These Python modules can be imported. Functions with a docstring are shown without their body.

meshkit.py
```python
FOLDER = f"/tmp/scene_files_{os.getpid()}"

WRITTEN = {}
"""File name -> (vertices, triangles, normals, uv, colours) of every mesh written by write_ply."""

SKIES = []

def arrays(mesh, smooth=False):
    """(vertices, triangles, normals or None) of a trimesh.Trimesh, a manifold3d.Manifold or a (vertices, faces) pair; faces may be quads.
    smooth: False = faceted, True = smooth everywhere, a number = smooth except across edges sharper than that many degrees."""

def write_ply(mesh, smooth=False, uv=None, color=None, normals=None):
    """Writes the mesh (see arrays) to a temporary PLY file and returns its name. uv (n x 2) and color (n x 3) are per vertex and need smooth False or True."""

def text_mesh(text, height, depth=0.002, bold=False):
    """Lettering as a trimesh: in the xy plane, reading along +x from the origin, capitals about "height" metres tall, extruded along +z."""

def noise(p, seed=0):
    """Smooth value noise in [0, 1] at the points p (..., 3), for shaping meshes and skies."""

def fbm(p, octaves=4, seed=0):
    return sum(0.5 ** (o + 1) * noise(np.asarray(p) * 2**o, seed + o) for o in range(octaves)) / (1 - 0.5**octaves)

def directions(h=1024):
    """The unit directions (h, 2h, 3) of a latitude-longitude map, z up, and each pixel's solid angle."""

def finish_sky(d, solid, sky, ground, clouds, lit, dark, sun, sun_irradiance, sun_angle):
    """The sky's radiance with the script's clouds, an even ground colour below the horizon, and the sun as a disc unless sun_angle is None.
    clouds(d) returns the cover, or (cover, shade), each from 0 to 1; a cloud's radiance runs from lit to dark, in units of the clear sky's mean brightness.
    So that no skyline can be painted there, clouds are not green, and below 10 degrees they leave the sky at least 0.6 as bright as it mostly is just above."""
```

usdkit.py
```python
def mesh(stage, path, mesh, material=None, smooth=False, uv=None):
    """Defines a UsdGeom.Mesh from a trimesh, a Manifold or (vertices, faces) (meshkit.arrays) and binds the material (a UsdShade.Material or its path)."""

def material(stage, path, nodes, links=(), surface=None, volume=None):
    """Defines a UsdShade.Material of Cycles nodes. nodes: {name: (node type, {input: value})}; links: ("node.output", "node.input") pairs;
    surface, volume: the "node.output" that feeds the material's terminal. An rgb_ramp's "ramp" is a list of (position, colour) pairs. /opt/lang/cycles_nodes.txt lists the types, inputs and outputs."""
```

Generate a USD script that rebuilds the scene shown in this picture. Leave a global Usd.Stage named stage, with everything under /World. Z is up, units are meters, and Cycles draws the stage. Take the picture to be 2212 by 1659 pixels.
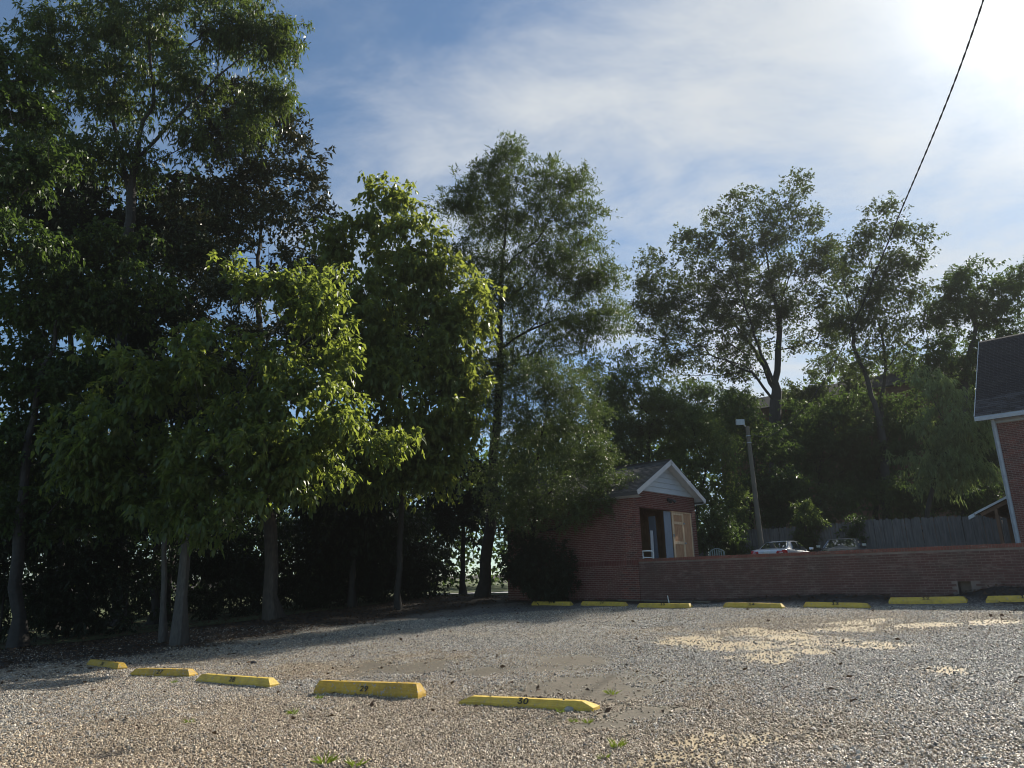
import math, random, numpy as np, trimesh, usdkit, meshkit
from pxr import Usd, UsdGeom, UsdLux, UsdShade, Sdf, Gf, Vt

stage = Usd.Stage.CreateInMemory()
UsdGeom.SetStageUpAxis(stage, 'Z'); UsdGeom.SetStageMetersPerUnit(stage, 1.0)
UsdGeom.Xform.Define(stage, '/World'); UsdGeom.Scope.Define(stage, '/World/Looks')

# ------------------------------------------------------------------ camera
EYE = np.array([0.0, 0.0, 1.6]); PITCH = math.radians(15.6); ROLL = 0.020; FPX = 1534.0   # FPX: focal length on a 2212 px wide frame
F = np.array([0, math.cos(PITCH), math.sin(PITCH)]); U0 = np.array([0, -math.sin(PITCH), math.cos(PITCH)]); X0 = np.array([1.0, 0, 0])
R = math.cos(ROLL) * X0 - math.sin(ROLL) * U0; U = math.sin(ROLL) * X0 + math.cos(ROLL) * U0
cam = UsdGeom.Camera.Define(stage, '/World/camera')
m4 = Gf.Matrix4d(*R, 0, *U, 0, *(-F), 0, *EYE, 1)
cam.AddTransformOp().Set(m4)
cam.CreateHorizontalApertureAttr(36.0); cam.CreateVerticalApertureAttr(27.0); cam.CreateFocalLengthAttr(36.0 * FPX / 2212)
cam.CreateClippingRangeAttr(Gf.Vec2f(0.05, 5000)); cam.CreateExposureAttr(0.88)
# ------------------------------------------------------------------ sky and sun
SUN_AZ, SUN_EL = math.radians(46.5), math.radians(36.0)
SUN = np.array([math.sin(SUN_AZ) * math.cos(SUN_EL), math.cos(SUN_AZ) * math.cos(SUN_EL), math.sin(SUN_EL)])
HAZE = 0.0002
SKY_STRENGTH, SUN_INTENSITY = 0.055, 1.25
sky = UsdLux.DomeLight.Define(stage, '/World/sky')
sky_mat = usdkit.material(stage, '/World/Looks/sky', {
    'sky': ('sky_texture', {'sky_type': 'single_scattering', 'sun_disc': False, 'sun_elevation': SUN_EL, 'sun_rotation': SUN_AZ, 'air_density': 1.0, 'aerosol_density': 0.22, 'ozone_density': 2.5}),
    'tc': ('texture_coordinate', {}),
    'sep': ('separate_xyz', {}), 'zz': ('math', {'math_type': 'maximum', 'value2': 0.0}), 'zo': ('math', {'math_type': 'add', 'value2': 0.22}),
    'px': ('math', {'math_type': 'divide'}), 'py': ('math', {'math_type': 'divide'}), 'pl': ('combine_xyz', {}),
    'map': ('mapping', {'rotation': (0, 0, 0.75), 'scale': (0.9, 1.5, 1), 'location': (3.1, 1.7, 0)}),
    'n1': ('noise_texture', {'scale': 1.0, 'detail': 6, 'roughness': 0.55, 'distortion': 0.25}), 'n2': ('noise_texture', {'scale': 3.4, 'detail': 9, 'roughness': 0.62, 'distortion': 0.35}),
    'nm': ('mix_float', {'fac': 0.42}), 'nc': ('math', {'math_type': 'multiply_add', 'value2': 2.5, 'value3': -0.95}), 'tint': ('mix_color', {'blend_type': 'multiply', 'fac': 1.0, 'b': (0.84, 1.05, 1.12), 'use_clamp': False}),
    'dot': ('vector_math', {'math_type': 'dot_product', 'vector2': tuple(SUN)}),
    'prox': ('math', {'math_type': 'maximum', 'value2': 0.0}),
    'p6': ('math', {'math_type': 'power', 'value2': 4.5}),
    'cov': ('math', {'math_type': 'multiply_add', 'value2': 0.86}),
    'ramp': ('map_range', {'range_type': 'smoothstep', 'from_min': 0.25, 'from_max': 1.15, 'to_min': 0.05, 'to_max': 0.96, 'clamp': True}),
    'p30': ('math', {'math_type': 'power', 'value2': 70.0}),
    'lum': ('math', {'math_type': 'multiply_add', 'value2': 8.0, 'value3': 7.6}),
    'ccol': ('vector_math', {'math_type': 'scale', 'vector1': (0.93, 0.97, 1.0)}),
    'mixc': ('mix_color', {'use_clamp': False}),
    'bg': ('background_shader', {'strength': SKY_STRENGTH})},
    [('tc.generated', 'sep.vector'), ('sep.z', 'zz.value1'), ('zz.value', 'zo.value1'), ('sep.x', 'px.value1'), ('zo.value', 'px.value2'),
     ('sep.y', 'py.value1'), ('zo.value', 'py.value2'), ('px.value', 'pl.x'), ('py.value', 'pl.y'), ('pl.vector', 'map.vector'), ('map.vector', 'n1.vector'),
     ('tc.generated', 'dot.vector1'), ('dot.value', 'prox.value1'), ('prox.value', 'p6.value1'), ('p6.value', 'cov.value1'), ('map.vector', 'n2.vector'), ('n1.fac', 'nm.a'), ('n2.fac', 'nm.b'), ('nm.result', 'nc.value1'), ('nc.value', 'cov.value3'),
     ('cov.value', 'ramp.value'), ('prox.value', 'p30.value1'), ('p30.value', 'lum.value1'), ('lum.value', 'ccol.scale'),
     ('ramp.result', 'mixc.fac'), ('sky.color', 'tint.a'), ('tint.result', 'mixc.a'), ('ccol.vector', 'mixc.b'), ('mixc.result', 'bg.color')], surface='bg.background')
UsdShade.MaterialBindingAPI.Apply(sky.GetPrim()).Bind(sky_mat)
sky.GetPrim().SetCustomDataByKey('kind', 'structure')
sun = UsdLux.DistantLight.Define(stage, '/World/sun')
sun.CreateIntensityAttr(SUN_INTENSITY); sun.CreateAngleAttr(0.5); sun.CreateNormalizeAttr(True); sun.CreateColorAttr(Gf.Vec3f(1.0, 0.93, 0.80))
zx = SUN; xx = np.cross([0, 0, 1.0], zx); xx /= np.linalg.norm(xx); yx = np.cross(zx, xx)
sun.AddTransformOp().Set(Gf.Matrix4d(*xx, 0, *yx, 0, *zx, 0, 0, 0, 50, 1))

# ------------------------------------------------------------------ helpers
rng = np.random.default_rng(7)
D_U = np.array([math.sin(math.radians(-48)), math.cos(math.radians(-48)), 0])   # along the wall, receding to the left
D_V = np.array([math.sin(math.radians(42)), math.cos(math.radians(42)), 0])     # across the lot, away from the camera
Z = np.array([0, 0, 1.0])
def tv(t, v, z=0.0): return D_U * t + D_V * v + Z * z
def ray(px, py): return F + (px - 1106) / FPX * R - (py - 829.5) / FPX * U
def at(px, py, Y): r = ray(px, py); return EYE + r * (Y / r[1])
def on_v(px, py, v): r = ray(px, py); return EYE + r * (v / (r @ D_V))          # the point where the plane across = v is met
_names = {}
def numbered(parent, name):
    k = (parent, name); n = _names.get(k, 0); _names[k] = n + 1
    return f'{parent}/{name}' if n == 0 else f'{parent}/{name}_{n:03d}'
def tag(p, label=None, cat=None, group=None, kind=None):
    p = p.GetPrim() if hasattr(p, 'GetPrim') else p
    for k, val in (('label', label), ('category', cat), ('group', group), ('kind', kind)):
        if val: p.SetCustomDataByKey(k, val)
    return p
_origin = {}
def thing(name, label, cat, loc=(0, 0, 0), group=None):
    x = UsdGeom.Xform.Define(stage, numbered('/World', name)); loc = np.asarray(loc, float)
    x.AddTranslateOp().Set(Gf.Vec3d(*map(float, loc))); _origin[str(x.GetPath())] = loc
    return tag(x, label, cat, group)
def part(parent, name, mesh, mat, smooth=False, label=None, kind=None):
    """a mesh given in world coordinates, made a child of a thing or a part"""
    pp = str(parent.GetPath()) if not isinstance(parent, str) else parent
    o = _origin.get(pp, np.zeros(3)); v, f, n = meshkit.arrays(mesh, False)
    path = numbered(pp, name); g = usdkit.mesh(stage, path, trimesh.Trimesh(v - o, f, process=False), mat, smooth=smooth)
    _origin[path] = o
    return tag(g, label, kind=kind)
def single(name, mesh, mat, label=None, cat=None, group=None, kind=None, smooth=False):
    v, f, n = meshkit.arrays(mesh, False); loc = np.array([v[:, 0].mean(), v[:, 1].mean(), v[:, 2].min()])
    path = numbered('/World', name); g = usdkit.mesh(stage, path, trimesh.Trimesh(v - loc, f, process=False), mat, smooth=smooth)
    g.AddTranslateOp().Set(Gf.Vec3d(*map(float, loc))); _origin[path] = loc
    return tag(g, label, cat, group, kind)
def frame_mesh(mesh, o, ex, ey, ez):
    v, f, n = meshkit.arrays(mesh, False)
    return trimesh.Trimesh(np.asarray(o) + v[:, :1] * np.asarray(ex) + v[:, 1:2] * np.asarray(ey) + v[:, 2:3] * np.asarray(ez), f if np.dot(np.cross(ex, ey), ez) > 0 else f[:, ::-1], process=False)
BOX_F = np.array([[0, 2, 1], [0, 3, 2], [4, 5, 6], [4, 6, 7], [0, 1, 5], [0, 5, 4], [1, 2, 6], [1, 6, 5], [2, 3, 7], [2, 7, 6], [3, 0, 4], [3, 4, 7]])
def box(o, ex, ey, ez, x0, x1, y0, y1, z0, z1):
    c = np.array([[x0, y0, z0], [x1, y0, z0], [x1, y1, z0], [x0, y1, z0], [x0, y0, z1], [x1, y0, z1], [x1, y1, z1], [x0, y1, z1]], float)
    v = np.asarray(o) + c[:, :1] * np.asarray(ex) + c[:, 1:2] * np.asarray(ey) + c[:, 2:3] * np.asarray(ez)
    f = BOX_F if np.dot(np.cross(ex, ey), ez) > 0 else BOX_F[:, ::-1]
    return trimesh.Trimesh(v, f, process=False)
def tvbox(t0, t1, v0, v1, z0, z1): return box((0, 0, 0), D_U, D_V, Z, t0, t1, v0, v1, z0, z1)
def cat_(ms):
    vs, fs, k = [], [], 0
    for m in ms: vs.append(np.asarray(m.vertices)); fs.append(np.asarray(m.faces) + k); k += len(m.vertices)
    return trimesh.Trimesh(np.vstack(vs), np.vstack(fs), process=False)
def tube(pts, rad, n=6, caps=True):
    pts = np.asarray(pts, float); k = len(pts); rad = np.broadcast_to(rad, k)
    d = np.gradient(pts, axis=0); d /= np.maximum(np.linalg.norm(d, axis=1, keepdims=True), 1e-9)
    a = np.cross(d, [0.13, 0.21, 0.97] if abs(d[0, 2]) < 0.9 else [0.97, 0.2, 0.1]); a /= np.maximum(np.linalg.norm(a, axis=1, keepdims=True), 1e-9); b = np.cross(d, a)
    th = np.arange(n) / n * 2 * np.pi
    v = (pts[:, None] + rad[:, None, None] * (np.cos(th)[None, :, None] * a[:, None] + np.sin(th)[None, :, None] * b[:, None])).reshape(-1, 3)
    i = np.arange(k - 1)[:, None] * n; j = np.arange(n)[None]; j2 = (j + 1) % n
    q0, q1, q2, q3 = (i + j).ravel(), (i + j2).ravel(), (i + n + j2).ravel(), (i + n + j).ravel()
    f = np.vstack([np.stack([q0, q1, q2], 1), np.stack([q0, q2, q3], 1)])
    if caps:
        v = np.vstack([v, pts[0], pts[-1]]); c0, c1 = k * n, k * n + 1
        f = np.vstack([f, np.stack([np.full(n, c0), np.roll(np.arange(n), -1), np.arange(n)], 1), np.stack([np.full(n, c1), (k - 1) * n + np.arange(n), (k - 1) * n + np.roll(np.arange(n), -1)], 1)])
    return trimesh.Trimesh(v, f, process=False)
def hull(pts): return trimesh.convex.convex_hull(np.asarray(pts, float))
def quad(a, b, c, d): return trimesh.Trimesh(np.array([a, b, c, d], float), [[0, 1, 2], [0, 2, 3]], process=False)
def smoothstep(a, b, x): t = np.clip((x - a) / (b - a), 0, 1); return t * t * (3 - 2 * t)

# ------------------------------------------------------------------ materials
def mat(name, nodes, links, surface='p.BSDF'): return usdkit.material(stage, f'/World/Looks/{name}', nodes, links, surface=surface)
def plain(name, col, rough=0.6, var=0.25, scale=6.0, bump=0.0, bscale=60.0, metallic=0.0, spec=0.5, col2=None, stretch=(1, 1, 1)):
    c2 = col2 if col2 is not None else tuple(c * (1 - var) for c in col)
    n = {'g': ('geometry', {}), 'mp': ('mapping', {'scale': stretch}), 'n': ('noise_texture', {'scale': scale, 'detail': 5, 'roughness': 0.65}),
         'r': ('rgb_ramp', {'ramp': [(0.32, c2), (0.68, col)]}), 'p': ('principled_bsdf', {'roughness': rough, 'metallic': metallic, 'specular_ior_level': spec})}
    l = [('g.position', 'mp.vector'), ('mp.vector', 'n.vector'), ('n.fac', 'r.fac'), ('r.color', 'p.base_color')]
    if bump:
        n['n2'] = ('noise_texture', {'scale': bscale, 'detail': 4}); n['b'] = ('bump', {'strength': bump, 'distance': 0.02})
        l += [('mp.vector', 'n2.vector'), ('n2.fac', 'b.height'), ('b.normal', 'p.normal')]
    return mat(name, n, l)
def leaf_mat(name, col, col2, trans, rough=0.45, spec=0.4, tfac=0.4):
    n = {'g': ('geometry', {}), 'o': ('object_info', {}), 'r': ('rgb_ramp', {'ramp': [(0, col), (0.3, tuple(c * 0.6 for c in col2)), (0.65, col2), (0.9, col), (0.975, tuple(c * 1.5 for c in col)), (1.0, (col[1] * 1.5, col[1] * 1.15, col[2]))]}),
         'rt': ('rgb_ramp', {'ramp': [(0, trans), (1, tuple(c * 0.6 for c in trans))]}),
         'p': ('principled_bsdf', {'roughness': rough, 'specular_ior_level': spec}), 't': ('translucent_bsdf', {}), 'm': ('mix_closure', {'fac': tfac})}
    return mat(name, n, [('g.random_per_island', 'r.fac'), ('g.random_per_island', 'rt.fac'), ('r.color', 'p.base_color'), ('rt.color', 't.color'), ('p.BSDF', 'm.closure1'), ('t.BSDF', 'm.closure2')], 'm.closure')
def brick_mat(name, cols, dirt=(0.05, 0.04, 0.035), dirt_amt=0.5, smear=0.0):
    n = {'g': ('geometry', {}), 'o': ('object_info', {}), 'a': ('math', {'math_type': 'add'}), 'fr': ('math', {'math_type': 'fraction'}),
         'r': ('rgb_ramp', {'ramp': cols}), 'n': ('noise_texture', {'scale': 1.3, 'detail': 6, 'roughness': 0.7}), 'dr': ('map_range', {'from_min': 0.45, 'from_max': 0.7, 'to_min': 0.0, 'to_max': dirt_amt, 'clamp': True}),
         'mx': ('mix_color', {'b': dirt}), 'sm': ('mapping', {'scale': (1, 1, 3.5)}), 'ns': ('noise_texture', {'scale': 2.6, 'detail': 9, 'roughness': 0.75}), 'sr': ('map_range', {'from_min': 0.52, 'from_max': 0.72, 'to_min': 0.0, 'to_max': smear, 'clamp': True}), 'mx2': ('mix_color', {'b': (0.27, 0.22, 0.19)}), 'n2': ('noise_texture', {'scale': 120, 'detail': 3}), 'b': ('bump', {'strength': 0.5, 'distance': 0.004}),
         'p': ('principled_bsdf', {'roughness': 0.85, 'specular_ior_level': 0.25})}
    return mat(name, n, [('g.random_per_island', 'a.value1'), ('o.random', 'a.value2'), ('a.value', 'fr.value1'), ('fr.value', 'r.fac'), ('g.position', 'n.vector'), ('n.fac', 'dr.value'),
                         ('dr.result', 'mx.fac'), ('r.color', 'mx.a'), ('g.position', 'sm.vector'), ('sm.vector', 'ns.vector'), ('ns.fac', 'sr.value'), ('sr.result', 'mx2.fac'), ('mx.result', 'mx2.a'), ('mx2.result', 'p.base_color'), ('g.position', 'n2.vector'), ('n2.fac', 'b.height'), ('b.normal', 'p.normal')])
M = {}
M['brick'] = brick_mat('brick', [(0, (0.125, 0.036, 0.03)), (0.3, (0.085, 0.027, 0.024)), (0.6, (0.15, 0.045, 0.036)), (0.85, (0.06, 0.024, 0.023)), (1, (0.165, 0.055, 0.042))], smear=0.2)
M['brick_old'] = brick_mat('brick_old', [(0, (0.17, 0.056, 0.044)), (0.35, (0.12, 0.044, 0.036)), (0.6, (0.20, 0.07, 0.052)), (0.85, (0.085, 0.04, 0.036)), (1, (0.24, 0.105, 0.078))], (0.06, 0.05, 0.042), 0.6, 0.6)
M['mortar'] = plain('mortar', (0.30, 0.245, 0.215), 0.95, 0.35, 3.0, 0.4, 150)
M['mortar_old'] = plain('mortar_old', (0.19, 0.15, 0.13), 0.95, 0.5, 2.0, 0.5, 90)
M['white_trim'] = plain('white_trim', (0.44, 0.46, 0.49), 0.5, 0.15, 5, 0.05)
M['siding'] = plain('siding', (0.40, 0.45, 0.50), 0.55, 0.12, 3, 0.05)
M['shingle'] = brick_mat('shingle', [(0, (0.045, 0.046, 0.05)), (0.5, (0.065, 0.066, 0.07)), (1, (0.085, 0.085, 0.09))], (0.10, 0.095, 0.085), 0.4)
M['shingle_dark'] = brick_mat('shingle_dark', [(0, (0.018, 0.018, 0.024)), (0.5, (0.036, 0.036, 0.044)), (1, (0.07, 0.07, 0.08))], (0.06, 0.058, 0.055), 0.3)
M['raw_wood'] = plain('raw_wood', (0.46, 0.27, 0.15), 0.7, 0.3, 3.5, 0.2, 30, col2=(0.27, 0.14, 0.075), stretch=(6, 6, 0.8))
M['pale_wood'] = plain('pale_wood', (0.62, 0.47, 0.32), 0.7, 0.3, 3.5, 0.2, 30, col2=(0.46, 0.31, 0.19), stretch=(6, 6, 0.8))
M['dark_wood'] = plain('dark_wood', (0.16, 0.085, 0.05), 0.75, 0.3, 3.0, 0.2, 30, stretch=(6, 6, 0.8))
M['interior'] = plain('interior', (0.10, 0.095, 0.09), 0.9, 0.3, 2)
M['ply'] = plain('ply', (0.50, 0.30, 0.18), 0.75, 0.25, 3.0, 0.2, 30, stretch=(5, 5, 0.8))
M['concrete'] = plain('concrete', (0.36, 0.34, 0.31), 0.9, 0.3, 5, 0.3, 80)
M['blue_board'] = plain('blue_board', (0.19, 0.23, 0.29), 0.6, 0.12, 2)
M['dark_board'] = plain('dark_board', (0.09, 0.11, 0.15), 0.6, 0.12, 2)
M['fence'] = plain('fence', (0.155, 0.143, 0.138), 0.9, 0.3, 2.0, 0.3, 25, col2=(0.07, 0.066, 0.068), stretch=(8, 8, 0.7))
M['dark_trim'] = plain('dark_trim', (0.06, 0.063, 0.068), 0.6, 0.2, 4)
M['grey_trim'] = plain('grey_trim', (0.33, 0.35, 0.38), 0.55, 0.2, 4)
M['pole'] = plain('pole', (0.135, 0.115, 0.09), 0.9, 0.3, 3.0, 0.4, 30, stretch=(8, 8, 0.7))
M['metal'] = plain('metal', (0.30, 0.31, 0.32), 0.4, 0.15, 8, metallic=0.6)
M['black'] = plain('black', (0.012, 0.012, 0.013), 0.5, 0.3, 8)
def paint_mat(name, c1, c2, chip):
    n = {'g': ('geometry', {}), 'n': ('noise_texture', {'scale': 9, 'detail': 5, 'roughness': 0.65}), 'r': ('rgb_ramp', {'ramp': [(0.32, c2), (0.68, c1)]}),
         'nc': ('noise_texture', {'scale': 22, 'detail': 7, 'roughness': 0.72}), 'cm': ('map_range', {'from_min': chip, 'from_max': chip + 0.03, 'clamp': True}), 'gn': ('noise_texture', {'scale': 3.0, 'detail': 8, 'roughness': 0.75}),
         'gm': ('map_range', {'from_min': 0.5, 'from_max': 0.72, 'to_max': 0.55, 'clamp': True}), 'm1': ('mix_color', {'b': (0.16, 0.12, 0.05)}), 'm2': ('mix_color', {'b': (0.27, 0.25, 0.22)}),
         'n2': ('noise_texture', {'scale': 70, 'detail': 4}), 'b': ('bump', {'strength': 0.45, 'distance': 0.02}), 'p': ('principled_bsdf', {'roughness': 0.65, 'specular_ior_level': 0.35})}
    return mat(name, n, [('g.position', 'n.vector'), ('n.fac', 'r.fac'), ('g.position', 'nc.vector'), ('nc.fac', 'cm.value'), ('g.position', 'gn.vector'), ('gn.fac', 'gm.value'), ('gm.result', 'm1.fac'), ('r.color', 'm1.a'),
                         ('cm.result', 'm2.fac'), ('m1.result', 'm2.a'), ('m2.result', 'p.base_color'), ('g.position', 'n2.vector'), ('n2.fac', 'b.height'), ('b.normal', 'p.normal')])
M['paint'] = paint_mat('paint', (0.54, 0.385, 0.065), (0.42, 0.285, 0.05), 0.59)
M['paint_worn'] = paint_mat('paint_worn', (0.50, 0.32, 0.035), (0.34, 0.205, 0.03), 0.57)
M['stencil'] = plain('stencil', (0.016, 0.015, 0.013), 0.6, 0.3, 40)
M['silver_car'] = plain('silver_car', (0.58, 0.60, 0.64), 0.25, 0.05, 2, metallic=0.35)
M['dark_car'] = plain('dark_car', (0.16, 0.17, 0.185), 0.2, 0.1, 2, metallic=0.5, spec=0.7)
M['tyre'] = plain('tyre', (0.02, 0.02, 0.02), 0.85, 0.2)
M['tail_red'] = plain('tail_red', (0.33, 0.012, 0.012), 0.2, 0.3, 30)
M['plate'] = plain('plate', (0.62, 0.64, 0.62), 0.5, 0.2, 40)
M['car_glass'] = mat('car_glass', {'d': ('diffuse_bsdf', {'color': (0.012, 0.015, 0.018)}), 'tr': ('transparent_bsdf', {'color': (0.35, 0.40, 0.42)}), 'gl': ('glossy_bsdf', {'roughness': 0.02, 'color': (0.95, 0.97, 1)}),
                                   'fr0': ('fresnel', {'IOR': 2.2}), 'fr': ('math', {'math_type': 'multiply_add', 'value2': 0.7, 'value3': 0.28}), 'm0': ('mix_closure', {'fac': 0.25}), 'm': ('mix_closure', {})},
                     [('d.BSDF', 'm0.closure1'), ('tr.BSDF', 'm0.closure2'), ('fr0.fac', 'fr.value1'), ('fr.value', 'm.fac'), ('m0.closure', 'm.closure1'), ('gl.BSDF', 'm.closure2')], 'm.closure')
M['plastic_white'] = plain('plastic_white', (0.60, 0.66, 0.66), 0.45, 0.1)
M['plastic_green'] = plain('plastic_green', (0.20, 0.26, 0.25), 0.5, 0.15)
M['bark'] = plain('bark', (0.075, 0.06, 0.05), 0.95, 0.4, 6, 1.0, 14, col2=(0.035, 0.03, 0.026), stretch=(3, 3, 0.6))
M['bark_grey'] = plain('bark_grey', (0.075, 0.068, 0.06), 0.95, 0.4, 5, 1.0, 16, col2=(0.04, 0.036, 0.033), stretch=(3, 3, 0.7))
M['bark_dark'] = plain('bark_dark', (0.024, 0.021, 0.019), 0.95, 0.4, 6, 1.0, 14)
M['leaf_bright'] = leaf_mat('leaf_bright', (0.046, 0.082, 0.025), (0.034, 0.062, 0.021), (0.29, 0.35, 0.05), 0.4, 0.5, 0.5)
M['leaf_bright_b'] = leaf_mat('leaf_bright_b', (0.068, 0.104, 0.03), (0.05, 0.08, 0.025), (0.32, 0.37, 0.055), 0.4, 0.5, 0.48)
M['leaf_maple'] = leaf_mat('leaf_maple', (0.030, 0.056, 0.015), (0.022, 0.042, 0.013), (0.10, 0.16, 0.025), 0.45, 0.4, 0.4)
M['leaf_hickory'] = leaf_mat('leaf_hickory', (0.034, 0.060, 0.016), (0.025, 0.046, 0.014), (0.12, 0.17, 0.025), 0.45, 0.4, 0.4)
M['leaf_magnolia'] = leaf_mat('leaf_magnolia', (0.022, 0.036, 0.014), (0.035, 0.032, 0.014), (0.05, 0.05, 0.012), 0.42, 0.4, 0.15)
M['leaf_willow'] = leaf_mat('leaf_willow', (0.042, 0.070, 0.022), (0.032, 0.055, 0.02), (0.12, 0.17, 0.03), 0.45, 0.4, 0.35)
M['leaf_gloss'] = leaf_mat('leaf_gloss', (0.055, 0.085, 0.028), (0.042, 0.065, 0.024), (0.12, 0.17, 0.03), 0.38, 0.55, 0.3)
M['leaf_oak'] = leaf_mat('leaf_oak', (0.042, 0.060, 0.022), (0.034, 0.05, 0.02), (0.10, 0.14, 0.03), 0.45, 0.4, 0.35)
M['leaf_wood'] = leaf_mat('leaf_wood', (0.042, 0.068, 0.022), (0.03, 0.052, 0.018), (0.10, 0.16, 0.03), 0.45, 0.4, 0.35)
M['leaf_wood_light'] = leaf_mat('leaf_wood_light', (0.065, 0.10, 0.03), (0.05, 0.08, 0.025), (0.16, 0.22, 0.045), 0.45, 0.4, 0.38)
M['leaf_pale'] = leaf_mat('leaf_pale', (0.15, 0.20, 0.09), (0.12, 0.17, 0.075), (0.24, 0.32, 0.09), 0.4, 0.4, 0.38)
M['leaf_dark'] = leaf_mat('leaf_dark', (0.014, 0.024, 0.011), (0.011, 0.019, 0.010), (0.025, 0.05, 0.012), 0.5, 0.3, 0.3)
M['weed'] = leaf_mat('weed', (0.11, 0.17, 0.025), (0.09, 0.14, 0.022), (0.26, 0.34, 0.04), 0.5, 0.3, 0.4)
M['dead_leaf'] = leaf_mat('dead_leaf', (0.10, 0.065, 0.042), (0.05, 0.036, 0.026), (0.05, 0.03, 0.015), 0.7, 0.3, 0.15)
M['soil'] = plain('soil', (0.075, 0.06, 0.048), 0.95, 0.4, 1.5, 0.8, 30, col2=(0.04, 0.032, 0.027))
M['yard'] = plain('yard', (0.075, 0.095, 0.03), 0.95, 0.4, 0.8, 0.6, 40)

# ------------------------------------------------------------------ terrain
WALL_V, WALL_TOP, UP_Z = 21.9, 2.30, 1.78
FENCE_V = 40.0
def ground_z(x, y):
    x, y = np.asarray(x, float), np.asarray(y, float)
    v = x * D_V[0] + y * D_V[1]; t = x * D_U[0] + y * D_U[1]
    s = np.clip(v, -60, 21.3)
    z = np.where(s < 8, 0.02 * (s - 8), 0.066 * (s - 8)) 
    z = z + 0.05 * np.exp(-((s - 8) / 1.5) ** 2)                      # eases the bend
    bed = smoothstep(19.5, 22.5, t)
    z = z + bed * (0.10 + 0.12 * (meshkit.fbm(np.stack([x * 0.5, y * 0.5, 0 * x], -1), 3, 5) - 0.3))
    p = np.stack([x * 1.1, y * 1.1, 0 * x], -1)
    z = z + 0.05 * (meshkit.fbm(p, 3, 3) - 0.5) + 0.07 * (meshkit.noise(p * 0.25, 9) - 0.5)
    # earth washed up against the wall on the right
    mound = np.exp(-((v - 21.7) / 0.55) ** 2) * (0.32 * np.exp(-((t - 3.2) / 1.2) ** 2) + 0.26 * np.exp(-((t - 1.0) / 1.0) ** 2) + 0.14 * np.exp(-((t - 7.2) / 2.0) ** 2) + 0.05)
    z = z + mound * (1 + 0.5 * (meshkit.fbm(p * 4, 2, 12) - 0.5))
    hole = np.hypot(x - POT[0], (y - POT[1]) * 1.0)
    z = z - 0.06 * np.exp(-(hole / 0.22) ** 2)
    far = smoothstep(60, 140, np.hypot(x, y))
    return z + far * 2.0
POT = (-5.5, 8.9)
def on_ground(px, py, dz=0.0):
    r = ray(px, py); a, b = 3.0, 45.0
    d = np.linspace(4, 45, 4000) / r[1]; pts = EYE + d[:, None] * r
    i = np.argmax(pts[:, 2] < ground_z(pts[:, 0], pts[:, 1]) + dz)
    return pts[i]
POT = tuple(on_ground(232, 1626)[:2])

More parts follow.
